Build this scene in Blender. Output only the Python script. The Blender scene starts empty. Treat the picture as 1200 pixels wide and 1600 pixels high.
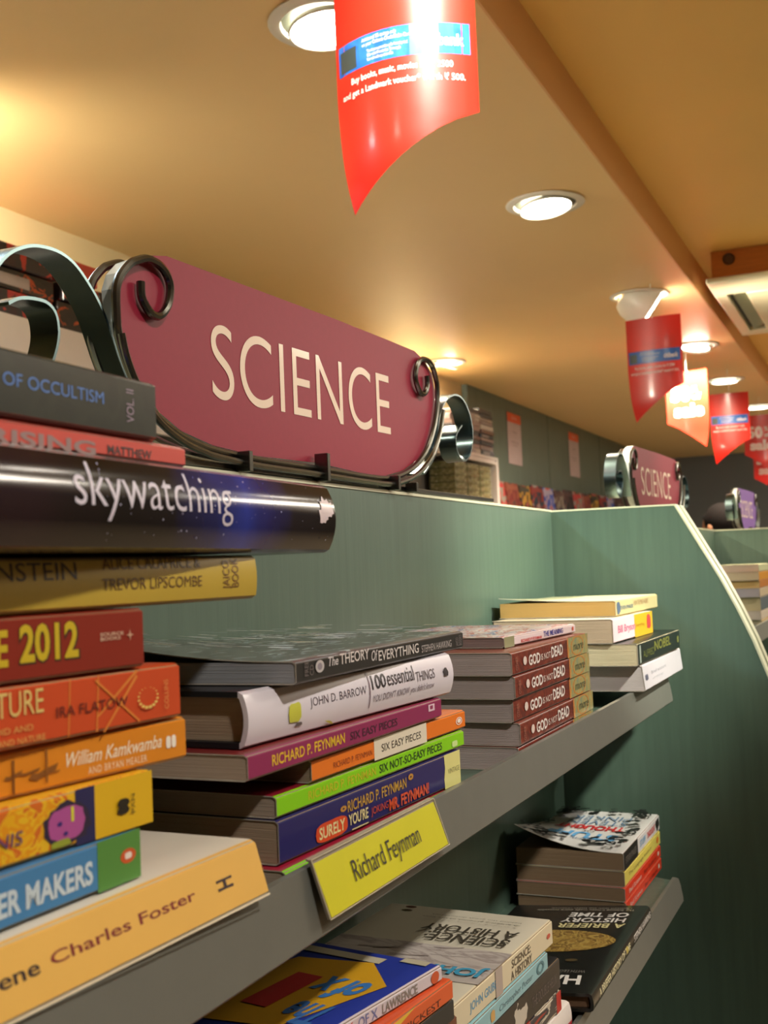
import bpy, bmesh, math, random
from mathutils import Matrix, Vector
random.seed(7)
C = bpy.context.scene.collection
U = 0.23          # one measuring unit in metres
EYE = 1.45        # camera height above the floor
def Wp(x, y, z): return Vector((x*U, y*U, EYE+z*U))
def lin(c):
    return tuple(((v/255)/12.92 if v/255 <= .04045 else ((v/255+.055)/1.055)**2.4) for v in c)+(1,)

# ---------------------------------------------------------------- camera
cam = bpy.data.cameras.new('camera'); cam_o = bpy.data.objects.new('camera', cam); C.objects.link(cam_o)
rot = Matrix([[0.406976, -0.03162, -0.912891], [-0.912544, -0.058302, -0.404802], [-0.040423, 0.997798, -0.052582]])
cam_o.matrix_world = Matrix.Translation((0, 0, EYE)) @ rot.to_4x4()
cam.sensor_fit = 'VERTICAL'; cam.sensor_height = 5.76; cam.sensor_width = 4.32
cam.lens = 5.76*1790/1600
cam.clip_start = .02
cam.dof.use_dof = True; cam.dof.focus_distance = .70; cam.dof.aperture_fstop = 3.4
bpy.context.scene.camera = cam_o
# ---------------------------------------------------------------- world, exposure
w = bpy.data.worlds.new('world'); bpy.context.scene.world = w; w.use_nodes = True
w.node_tree.nodes['Background'].inputs[0].default_value = (.9, .85, .75, 1)
w.node_tree.nodes['Background'].inputs[1].default_value = .3
sc = bpy.context.scene
sc.view_settings.view_transform = 'Standard'; sc.view_settings.look = 'None'
sc.view_settings.gamma = 1; sc.view_settings.use_curve_mapping = False
sc.view_settings.exposure = 0.0
# ---------------------------------------------------------------- room lights
def spot(name, p, target, power, angle, col=(1, .86, .66), blend=.5, size=.035):
    l = bpy.data.lights.new(name, 'SPOT'); l.energy = power; l.color = col
    l.spot_size = math.radians(angle); l.spot_blend = blend; l.shadow_soft_size = size
    o = bpy.data.objects.new(name, l); C.objects.link(o); o.location = Wp(*p)
    o.rotation_euler = (Wp(*target)-Wp(*p)).to_track_quat('-Z', 'Y').to_euler()
    return o
# ceiling spots on the aisle side, aimed at the display bookcase
AISLE = [(-.2, -2.9), (2.4, -2.9), (5.2, -2.9), (8.6, -2.9), (14.2, -2.9)]
spot('aisle_spot_light', (-.2, -2.9, 3.95), (2.0, 1., -.2), 42, 46, (1, .94, .86))
spot('aisle_spot_light', (2.4, -2.9, 3.95), (5.3, 1.5, -.08), 190, 23, (.98, 1, .86), 1.)
spot('aisle_spot_light', (2.4, -2.9, 3.95), (3.8, 1.0, -.35), 9, 30, (1, .96, .92), 1.)
spot('aisle_spot_light', (5.2, -2.9, 3.95), (4.4, 1.0, -.7), 22, 50, (1, .96, .90), .8)
spot('aisle_spot_light', (8.6, -2.9, 3.95), (10.9, 1.4, 0), 40, 50, (1, .95, .82))
spot('aisle_spot_light', (14.2, -2.9, 3.95), (16, 1.4, 0), 40, 60, (1, .95, .82))

# ================================================================ helpers
MATS = {}
def nt(name):
    m = bpy.data.materials.new(name); m.use_nodes = True
    return m, m.node_tree, m.node_tree.nodes['Principled BSDF']
def mat(name, col, rough=.5, metal=0., coat=0., var=.06, scale=30., bump=0., stretch=(1, 1, 1), spec=.5, emit=0., trans=0.):
    """plain procedural surface: base colour with fine noise variation and optional relief"""
    if name in MATS: return MATS[name]
    m, t, b = nt(name); L = t.links; N = t.nodes
    tc = N.new('ShaderNodeTexCoord'); mp = N.new('ShaderNodeMapping'); mp.inputs['Scale'].default_value = stretch
    no = N.new('ShaderNodeTexNoise'); no.inputs['Scale'].default_value = scale; no.inputs['Detail'].default_value = 5
    L.new(tc.outputs['Object'], mp.inputs[0]); L.new(mp.outputs[0], no.inputs['Vector'])
    r = N.new('ShaderNodeMapRange'); r.inputs[3].default_value = 1-var*2; r.inputs[4].default_value = 1+var*2
    L.new(no.outputs['Fac'], r.inputs[0])
    mx = N.new('ShaderNodeMix'); mx.data_type = 'RGBA'; mx.blend_type = 'MULTIPLY'; mx.inputs[0].default_value = 1
    mx.inputs[6].default_value = lin(col); L.new(r.outputs[0], mx.inputs[7])
    L.new(mx.outputs[2], b.inputs['Base Color'])
    b.inputs['Roughness'].default_value = rough; b.inputs['Metallic'].default_value = metal
    b.inputs['Coat Weight'].default_value = coat; b.inputs['Coat Roughness'].default_value = .12
    b.inputs['Specular IOR Level'].default_value = spec
    if emit:
        b.inputs['Emission Color'].default_value = lin(col); b.inputs['Emission Strength'].default_value = emit
    if bump:
        bu = N.new('ShaderNodeBump'); bu.inputs['Strength'].default_value = bump; bu.inputs['Distance'].default_value = .002
        L.new(no.outputs['Fac'], bu.inputs['Height']); L.new(bu.outputs[0], b.inputs['Normal'])
    if trans:
        tr = N.new('ShaderNodeBsdfTranslucent'); L.new(mx.outputs[2], tr.inputs[0])
        ms = N.new('ShaderNodeMixShader'); ms.inputs[0].default_value = trans
        L.new(b.outputs[0], ms.inputs[1]); L.new(tr.outputs[0], ms.inputs[2]); L.new(ms.outputs[0], N['Material Output'].inputs[0])
    MATS[name] = m; return m
def blotch(name, cols, scale=30., rough=.4, coat=.2, stretch=(1, 1, 1), detail=4, distort=1., const=True):
    """printed artwork: several colours in irregular patches"""
    if name in MATS: return MATS[name]
    m, t, b = nt(name); L = t.links; N = t.nodes
    tc = N.new('ShaderNodeTexCoord'); mp = N.new('ShaderNodeMapping'); mp.inputs['Scale'].default_value = stretch
    no = N.new('ShaderNodeTexNoise'); no.inputs['Scale'].default_value = scale
    no.inputs['Detail'].default_value = detail; no.inputs['Distortion'].default_value = distort
    cr = N.new('ShaderNodeValToRGB'); e = cr.color_ramp.elements
    if const: cr.color_ramp.interpolation = 'CONSTANT'
    n = len(cols); e[0].color = lin(cols[0]); e[0].position = 0
    e[1].color = lin(cols[-1]); e[1].position = .34+.32*(n-1)/n
    for i in range(1, n-1):
        q = e.new(.34+.32*i/n); q.color = lin(cols[i])
    L.new(tc.outputs['Object'], mp.inputs[0]); L.new(mp.outputs[0], no.inputs['Vector'])
    L.new(no.outputs['Fac'], cr.inputs[0]); L.new(cr.outputs[0], b.inputs['Base Color'])
    b.inputs['Roughness'].default_value = rough; b.inputs['Coat Weight'].default_value = coat
    b.inputs['Coat Roughness'].default_value = .12; b.inputs['Specular IOR Level'].default_value = .25
    MATS[name] = m; return m
def pages(name, col):
    if name in MATS: return MATS[name]
    return mat(name, col, .8, var=.10, scale=1., stretch=(3, 3, 2600), bump=.5, spec=.2)
def ink(col, rough=.45, coat=.3, metal=0):
    return mat('ink_%02x%02x%02x_%d' % (*col, metal*10), col, rough, coat=coat, var=.02, metal=metal)

def link(o, parent=None):
    C.objects.link(o)
    if parent is not None: o.parent = parent
    return o
def mesh(name, verts, faces, mats, parent=None, smooth=False, fm=None):
    me = bpy.data.meshes.new(name); me.from_pydata([tuple(v) for v in verts], [], faces)
    for m in (mats if isinstance(mats, (list, tuple)) else [mats]): me.materials.append(m)
    if fm:
        for p, i in zip(me.polygons, fm): p.material_index = i
    if smooth:
        for p in me.polygons: p.use_smooth = True
        me.set_sharp_from_angle(angle=math.radians(35)) if hasattr(me, 'set_sharp_from_angle') else None
    me.update()
    return link(bpy.data.objects.new(name, me), parent)
def bm_obj(name, bm, mats, parent=None, smooth=False):
    me = bpy.data.meshes.new(name); bm.to_mesh(me); bm.free()
    for m in (mats if isinstance(mats, (list, tuple)) else [mats]): me.materials.append(m)
    if smooth:
        for p in me.polygons: p.use_smooth = True
        me.set_sharp_from_angle(angle=math.radians(35))
    return link(bpy.data.objects.new(name, me), parent)
def box(bm, a, b, bev=0.):
    """axis aligned box between two corners (metres), optional bevel"""
    r = bmesh.ops.create_cube(bm, size=1)
    vs = r['verts']
    for v in vs:
        v.co = Vector([(a[i]+b[i])/2+v.co[i]*(b[i]-a[i]) for i in range(3)])
    if bev:
        es = list({e for v in vs for e in v.link_edges})
        bmesh.ops.bevel(bm, geom=es, offset=bev, segments=2, affect='EDGES', profile=.5)
def box_o(name, a, b, m, parent=None, bev=0.):
    bm = bmesh.new(); box(bm, a, b, bev); return bm_obj(name, bm, m, parent)
def ub(name, a, b, m, parent=None, bev=0.):   # box given in units of U, world coordinates
    return box_o(name, Wp(*a), Wp(*b), m, parent, bev)
def empty(name, loc, label, cat, group=None, rz=0.):
    o = bpy.data.objects.new(name, None); o.location = loc; o.rotation_euler.z = rz; C.objects.link(o)
    o.empty_display_size = .02
    return tag(o, label, cat, group)
def tag(o, label, cat, group=None):
    o['label'] = label; o['category'] = cat
    if group: o['group'] = group
    return o
def structure(o): o['kind'] = 'structure'; return o
def smooth_path(pts, n=6, closed=False):
    out = []; P = [Vector(p) for p in pts]; k = len(P)
    for i in range(k-1):
        p0, p1, p2, p3 = P[max(i-1, 0)], P[i], P[i+1], P[min(i+2, k-1)]
        for j in range(n):
            t = j/n
            out.append(.5*((2*p1)+(p2-p0)*t+(2*p0-5*p1+4*p2-p3)*t*t+(3*p1-p0-3*p2+p3)*t**3))
    out.append(P[-1]); return out
def tube(name, pts, r, m, parent=None, sides=8):
    """round bar swept along a path, closed ends"""
    P = [Vector(p) for p in pts]; vs = []; fs = []; up = Vector((0, 1, 0))
    for i, p in enumerate(P):
        d = (P[min(i+1, len(P)-1)]-P[max(i-1, 0)]).normalized()
        a = d.cross(up)
        if a.length < 1e-4: a = d.cross(Vector((1, 0, 0)))
        a.normalize(); b = a.cross(d).normalized()
        for k in range(sides):
            t = 2*math.pi*k/sides; vs.append(p+a*math.cos(t)*r+b*math.sin(t)*r)
    for i in range(len(P)-1):
        for k in range(sides):
            k2 = (k+1) % sides; fs.append((i*sides+k, (i+1)*sides+k, (i+1)*sides+k2, i*sides+k2))
    fs.append(tuple(range(sides))); fs.append(tuple(reversed(range((len(P)-1)*sides, len(P)*sides))))
    return mesh(name, vs, fs, m, parent, smooth=True)
def ribbon(name, pts, y0, y1, th, m, parent=None):
    """flat bar bent along a path in the x-z plane, y0..y1 wide"""
    P = [Vector(p) for p in pts]; vs = []; fs = []
    for i, p in enumerate(P):
        d = (P[min(i+1, len(P)-1)]-P[max(i-1, 0)]).normalized(); n = Vector((-d.y, d.x))
        a, b = p+n*th/2, p-n*th/2
        vs += [(a.x, y0, a.y), (a.x, y1, a.y), (b.x, y1, b.y), (b.x, y0, b.y)]
    for i in range(len(P)-1):
        for k in range(4):
            k2 = (k+1) % 4; fs.append((i*4+k, i*4+k2, i*4+4+k2, i*4+4+k))
    fs.append((3, 2, 1, 0)); e = (len(P)-1)*4; fs.append((e, e+1, e+2, e+3))
    return mesh(name, vs, fs, m, parent, smooth=True)
TXT = {}
def text2d(body, bold=0., shear=0., spacing=1., hires=False):
    """lettering as flat outlines fitted to the unit square: (verts, faces)"""
    key = (body, bold, shear, spacing)
    if key in TXT: return TXT[key]
    c = bpy.data.curves.new('t', 'FONT'); c.body = body; c.offset = bold; c.shear = shear
    c.space_character = spacing; c.resolution_u = 12 if hires else 3; c.space_line = .95; c.align_x = 'LEFT'
    o = bpy.data.objects.new('t', c); C.objects.link(o)
    bpy.context.view_layer.update()
    dg = bpy.context.evaluated_depsgraph_get(); me = bpy.data.meshes.new_from_object(o.evaluated_get(dg))
    vs = [(v.co.x, v.co.y) for v in me.vertices]; fs = [tuple(p.vertices) for p in me.polygons]
    bpy.data.objects.remove(o); bpy.data.curves.remove(c); bpy.data.meshes.remove(me)
    x0 = min(v[0] for v in vs); x1 = max(v[0] for v in vs); y0 = min(v[1] for v in vs); y1 = max(v[1] for v in vs)
    TXT[key] = ([((v[0]-x0)/(x1-x0), (v[1]-y0)/(y1-y0)) for v in vs], fs)
    return TXT[key]
def disc2d(n=20): return ([(.5+.5*math.cos(2*math.pi*i/n), .5+.5*math.sin(2*math.pi*i/n)) for i in range(n)], [tuple(range(n))])
def ring2d(n=20, q=.7):
    v = []
    for i in range(n):
        a = 2*math.pi*i/n; v += [(.5+.5*math.cos(a), .5+.5*math.sin(a)), (.5+.5*q*math.cos(a), .5+.5*q*math.sin(a))]
    return v, [(2*i, (2*i+2) % (2*n), (2*i+3) % (2*n), 2*i+1) for i in range(n)]
def rect2d(): return [(0, 0), (1, 0), (1, 1), (0, 1)], [(0, 1, 2, 3)]
def blob2d(n=22, wob=.06, seed=1, sq=.55):
    rnd = random.Random(seed); v = []
    for i in range(n):
        a = 2*math.pi*i/n; c, s = math.cos(a), math.sin(a); r = 1-rnd.random()*wob
        v.append((.5+.5*r*math.copysign(abs(c)**sq, c), .5+.5*r*math.copysign(abs(s)**sq, s)))
    return v, [tuple(range(n))]
def dark_stroke2d(): return [(0, .2), (.25, 0), (.9, .5), (1, 1), (.6, .75), (.3, .5), (.1, .6)], [(0, 1, 2, 3, 4, 5, 6)]
def rot90(g):   # lettering that reads bottom to top
    return [(1-v[1], v[0]) for v in g[0]], g[1]
def rot270(g): return [(v[1], 1-v[0]) for v in g[0]], g[1]
def mapped(name, g, fn, m, parent, cuts=None):
    """flat print laid onto a (possibly curved) surface: cuts lists unit-square u / v positions to split at"""
    bm = bmesh.new(); vs = [bm.verts.new((v[0], v[1], 0)) for v in g[0]]
    for f in g[1]:
        try: bm.faces.new([vs[i] for i in f])
        except ValueError: pass
    for ax, n in (cuts or ()):
        for k in range(1, n):
            no = (1, 0, 0) if ax == 'u' else (0, 1, 0)
            bmesh.ops.bisect_plane(bm, geom=bm.verts[:]+bm.edges[:]+bm.faces[:], plane_co=[k/n*v for v in no], plane_no=no)
    for v in bm.verts: v.co = fn(v.co.x, v.co.y)
    return bm_obj(name, bm, m, parent)

# ================================================================ books
BK = {'foster': (1.61, 0.94, -0.504, -2.5, 0.95, 0.086, 0.55),
 'makers': (1.36, 1.003, -0.416, -2, 0.84, 0.069, 0.54),
 'pan': (1.392, 1.003, -0.346, -4, 0.84, 0.075, 0.52),
 'william': (1.482, 1.003, -0.27, -8, 0.84, 0.064, 0.44),
 'flatow': (1.466, 1.0, -0.205, -5.5, 0.84, 0.082, 0.48),
 'y2012': (1.382, 1.003, -0.122, -6, 0.84, 0.086, 0.48),
 'einstein': (1.7, 1.0, -0.035, -3, 0.9, 0.075, 0.5),
 'sky': (1.98, 1.0, 0.043, 3, 1.15, 0.13, 0.56),
 'rising': (1.5, 1.0, 0.1745, 2, 0.87, 0.034, 0.56),
 'occult': (1.426, 1.0, 0.21, 2, 0.87, 0.089, 0.55),
 'lime2': (2.66, 0.995, -0.574, -1.5, 0.86, 0.054, 0.56),
 'surely': (2.651, 1.0, -0.519, -2.8, 0.83, 0.081, 0.53),
 'lime': (2.685, 1.0, -0.437, -3, 0.86, 0.042, 0.53),
 'orange': (2.7, 1.0, -0.394, -2.5, 0.758, 0.046, 0.5),
 'purple': (2.543, 1.0, -0.347, -1.7, 0.845, 0.047, 0.55),
 'barrow': (2.6, 1.0, -0.299, -4, 0.86, 0.101, 0.52),
 'theory': (2.71, 1.0, -0.197, 0, 0.875, 0.044, 0.57),
 'god0': (3.99, 1.0, -0.574, 0, 0.865, 0.0665, 0.56),
 'god1': (4.0, 1.0, -0.507, 0.3, 0.865, 0.0665, 0.56),
 'god2': (3.985, 1.003, -0.44, -0.4, 0.865, 0.0665, 0.56),
 'god3': (3.975, 1.0, -0.373, 0.2, 0.865, 0.0665, 0.56),
 'god4': (3.965, 1.0, -0.306, 0, 0.865, 0.0665, 0.56),
 'feynthin': (3.96, 1.04, -0.239, -2.7, 0.7, 0.033, 0.5),
 'white': (5.45, 0.93, -0.507, 0.6, 0.92, 0.102, 0.6),
 'nobel': (5.4, 0.93, -0.404, -0.2, 0.92, 0.088, 0.58),
 'bryson': (5.17, 1.005, -0.315, -1.5, 0.7, 0.097, 0.5),
 'pinker': (5.44, 1.03, -0.217, -1, 0.81, 0.066, 0.5),
 'hawk': (4.51, 0.945, -1.384, 0.6, 0.965, 0.058, 0.53),
 'red0': (5.44, 1.075, -1.429, 0, 0.76, 0.0575, 0.46),
 'red1': (5.435, 1.075, -1.371, 0, 0.76, 0.0575, 0.46),
 'yellow': (5.44, 1.075, -1.313, 0, 0.76, 0.064, 0.46),
 'stuff': (5.44, 1.075, -1.248, 0, 0.76, 0.072, 0.46),
 'redwhite': (3.49, 0.995, -1.429, -3, 0.86, 0.095, 0.5),
 'multi': (3.41, 0.995, -1.333, -3, 0.82, 0.06, 0.5),
 'dark': (3.41, 0.995, -1.272, -3, 0.82, 0.094, 0.5),
 'blue2': (3.29, 0.995, -1.177, -2.5, 0.82, 0.054, 0.5),
 'hist': (3.345, 0.993, -1.122, -3, 0.82, 0.074, 0.53),
 'low0': (2.52, 1.0, -1.429, -2, 0.86, 0.13, 0.5),
 'low1': (2.5, 1.0, -1.298, -3, 0.86, 0.14, 0.5),
 'low2': (2.53, 0.99, -1.157, -4, 0.86, 0.128, 0.5),
 'darkj': (2.49, 0.98, -1.028, -5, 0.86, 0.052, 0.5),
 'orangej': (2.475, 0.975, -0.975, -6, 0.86, 0.047, 0.5),
 'joy': (2.45, 0.99, -0.927, -10, 0.86, 0.036, 0.435)}
COVERLIFT = {'theory': .016, 'stuff': .022, 'pinker': .005}
GLOSS = .2
class Book:
    def __init__(s, key, label, cover, spine=None, page=(170, 160, 140), hard=False, bulge=0., skew=0., group=None, gloss=GLOSS, name=None, roll=0.):
        xR, yR, z0, yaw, L, T, W = BK[key]
        s.k = key; y = math.radians(yaw); s.L, s.T, s.W = L*U, T*U-.0003, W*U
        s.bulge, s.skew, s.lift = bulge, skew, COVERLIFT.get(key, 0)
        s.e = empty(name or ('hardcover_book' if hard else 'paperback_book'),
                    Wp(xR-L*math.cos(y), yR-L*math.sin(y), z0), label, 'book', group, y)
        s.e.rotation_euler.x = roll
        cm = cover if not isinstance(cover, tuple) else mat('cover_%s' % key, cover, .4, coat=gloss, var=.03, spec=.35)
        sm = cm if spine is None else (spine if not isinstance(spine, tuple) else mat('spine_%s' % key, spine, .38, coat=gloss, var=.03, spec=.35))
        s.layer = 1
        th = .0024 if hard else .00045; T, Wd = s.T, s.W; r = min(.0012, T*.2)
        prof = []; NT = 14 if s.lift else 7
        for i in range(NT+1): prof.append((Wd-(Wd-r*1.5)*i/NT, T))
        ns = 8
        for i in range(ns+1):
            z = T-r-(T-2*r)*i/ns; prof.append((0, z))
        for i in range(3): prof.append((r*1.5+(Wd-r*1.5)*i/2, 0))
        prof = [(y-(s.bul(z) if y == 0 else 0), z) for y, z in prof]
        n = len(prof); nx = 15 if s.lift else 7; vs = []; fs = []; fm = []
        def off(j):
            a = Vector(prof[max(j-1, 0)]); b = Vector(prof[min(j+1, n-1)]); d = (b-a).normalized()
            return Vector((-d.y, d.x))
        inner = []
        for j in range(n):
            q = Vector(prof[j])-off(j)*-th; inner.append((q.x, q.y))
        for side in (prof, inner):
            for i in range(nx):
                x = s.L*i/(nx-1)
                for (yy, zz) in side: vs.append(s.deform(x, yy, zz, j_top=zz > T*.5))
        A = lambda sd, i, j: sd*nx*n+i*n+j
        for i in range(nx-1):
            for j in range(n-1):
                sp = NT <= j <= NT+ns+1
                fs.append((A(0, i, j), A(0, i, j+1), A(0, i+1, j+1), A(0, i+1, j))); fm.append(1 if sp else 0)
                fs.append((A(1, i, j), A(1, i+1, j), A(1, i+1, j+1), A(1, i, j+1))); fm.append(2)
        for j in range(n-1):
            rim = (1 if NT <= j <= NT+ns+1 else 0) if hard else 2
            fs.append((A(0, 0, j), A(1, 0, j), A(1, 0, j+1), A(0, 0, j+1))); fm.append(rim)
            fs.append((A(0, nx-1, j), A(0, nx-1, j+1), A(1, nx-1, j+1), A(1, nx-1, j))); fm.append(rim)
        for i in range(nx-1):
            fs.append((A(0, i, 0), A(0, i+1, 0), A(1, i+1, 0), A(1, i, 0))); fm.append(0)
            fs.append((A(0, i, n-1), A(1, i, n-1), A(1, i+1, n-1), A(0, i+1, n-1))); fm.append(0)
        inm = cm if hard else mat('cover_lining', (190, 182, 168), .7)
        s.cover = mesh('cover', vs, fs, [cm, sm, inm], s.e, smooth=True, fm=fm)
        # page block: gently uneven stack of leaves
        g = .0032 if hard else .0004; t2 = th+.0001; y0 = (.004-bulge*.0 if hard else th+.0001)
        pv = []; pf = []; ny, nz = 5, 5
        for ix, x in enumerate((g, s.L-g)):
            for iy in range(ny):
                for iz in range(nz):
                    yy = y0+(Wd-g-.0008-y0)*iy/(ny-1); zz = t2+(T-2*t2)*iz/(nz-1)
                    if iy == 0: yy -= s.bul(zz)*.7
                    pv.append((x, yy+s.skew*zz, zz))
        B = lambda ix, iy, iz: ix*ny*nz+iy*nz+iz
        for iy in range(ny-1):
            for iz in range(nz-1):
                pf.append((B(0, iy, iz), B(0, iy, iz+1), B(0, iy+1, iz+1), B(0, iy+1, iz)))
                pf.append((B(1, iy, iz), B(1, iy+1, iz), B(1, iy+1, iz+1), B(1, iy, iz+1)))
        for iz in range(nz-1):
            pf.append((B(0, 0, iz), B(1, 0, iz), B(1, 0, iz+1), B(0, 0, iz+1)))
            pf.append((B(0, ny-1, iz), B(0, ny-1, iz+1), B(1, ny-1, iz+1), B(1, ny-1, iz)))
        for iy in range(ny-1):
            pf.append((B(0, iy, 0), B(0, iy+1, 0), B(1, iy+1, 0), B(1, iy, 0)))
            pf.append((B(0, iy, nz-1), B(1, iy, nz-1), B(1, iy+1, nz-1), B(0, iy+1, nz-1)))
        mesh('page_block', pv, pf, pages('paper_%02x%02x%02x' % page, page), s.e)
    def bul(s, z):
        return s.bulge*max(0, 1-(2*z/s.T-1)**2)
    def deform(s, x, y, z, j_top=False):
        if s.lift and j_top and y > .004:
            z += s.lift*max(0, 1-x/s.L*1.25)**1.5*(max(0, y)/s.W)**2.2*1.0
        return Vector((x, y+s.skew*z, z))
    def _eps(s):
        s.layer += 1; return .00006*s.layer
    def spine(s, g, b, col, name='title_lettering', m=None):
        """b = (s0,t0,s1,t1): print box as fractions of spine length and thickness"""
        e = s._eps(); s0, t0, s1, t1 = b
        def fn(u, v):
            x = (s0+(s1-s0)*u)*s.L; z = (t0+(t1-t0)*v)*s.T
            return s.deform(x, -s.bul(z)-e, z)
        cuts = [('v', 8)] if s.bulge else None
        return mapped(name, g, fn, m or ink(col), s.e, cuts)
    def text(s, body, b, col, bold=0., shear=0., spacing=1., name='title_lettering', m=None):
        return s.spine(text2d(body, bold, shear, spacing), b, col, name, m)
    def top(s, g, b, col, name='cover_print', m=None):
        """b = (s0,s1,w0,w1): print on the upper cover; reads with the spine on its left"""
        e = s._eps(); s0, s1, w0, w1 = b
        def fn(u, v):
            x = (s1-(s1-s0)*v)*s.L; y = (w0+(w1-w0)*u)*s.W
            q = s.deform(x, y, s.T, True); q.z += e+(.0005 if s.lift else 0); return q
        cuts = [('u', 8), ('v', 8)] if s.lift else None
        return mapped(name, g, fn, m or ink(col), s.e, cuts)
    def toptext(s, body, b, col, bold=0., shear=0., spacing=1.):
        return s.top(text2d(body, bold, shear, spacing), b, col, 'cover_lettering')
RECT = rect2d()

# ================================================================ materials of the place
M_green = mat('green_laminate', (82, 102, 88), .42, var=.10, scale=9, stretch=(14, 14, 1), bump=.12)
M_greenwall = mat('green_wall_board', (104, 118, 108), .5, var=.10, scale=6, stretch=(10, 10, 1), bump=.1)
M_cream = mat('cream_edge_band', (206, 206, 176), .4, var=.03)
M_lip = mat('grey_shelf_profile', (116, 116, 108), .38, metal=.2, var=.04, scale=60)
M_ceiling = mat('ochre_ceiling_paint', (238, 204, 144), .42, var=.02, scale=3)
M_ceil_up = mat('yellow_ceiling_paint', (238, 194, 104), .5, var=.02, scale=3)
M_face = mat('terracotta_bulkhead_paint', (224, 172, 112), .5, var=.02, scale=3)
M_white = mat('white_painted_board', (214, 206, 204), .45, var=.02)
M_steel = mat('brushed_dark_steel', (112, 112, 106), .26, metal=1., var=.10, scale=160)
M_chrome = mat('bright_steel_strip', (84, 100, 102), .26, metal=1., var=.06, scale=90)

# ================================================================ the room
X0, X1, Y0, YW = -5, 42, -12, 7.74
ZF = -EYE/U
structure(ub('floor', (X0, Y0, ZF-.2), (X1, YW, ZF), mat('pale_floor_tile', (132, 118, 98), .4, var=.06, scale=2)))
structure(ub('ceiling', (X0, 2.288, 3.7), (X1, YW, 4.4), M_ceiling))
structure(ub('ceiling_upper', (X0, Y0, 4.13), (X1, 2.283, 4.4), M_ceil_up))
structure(ub('trim_1', (X0, 2.27, 3.7), (X1, 2.288, 4.13), M_face))
structure(ub('wall_back', (X1, Y0, ZF), (X1+.4, YW+.4, 4.4), mat('slate_wall_paint', (96, 102, 106), .6, var=.04, scale=2)))
structure(ub('wall_near', (X0-.4, Y0, ZF), (X0, YW+.4, 4.4), mat('brown_wall_paint', (104, 90, 72), .6, var=.03, scale=2)))
structure(ub('wall_right', (X0, Y0-.4, ZF), (X1, Y0, 4.4), mat('brown_wall_paint', (104, 90, 72), .6)))
structure(ub('wall_left', (X0, YW, ZF), (X1, YW+.4, 4.4), mat('cream_wall_paint', (216, 196, 150), .6, var=.03, scale=2)))
# green wall boards between the white shelving and the end wall
wb = empty('wall_panelling', Wp(22, YW, ZF), 'green wood-grain boards lining the side wall beside the white shelving', 'panelling')
xs = [21.5, 27.3, 32.7, 38.2, 41.98]
for i in range(4):
    o = ub('panel', (xs[i]+.03, YW-.12, ZF), (xs[i+1]-.03, YW-.005, 3.69), M_greenwall); o.parent = wb
    o.matrix_parent_inverse = Matrix.Translation(-wb.location)

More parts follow.
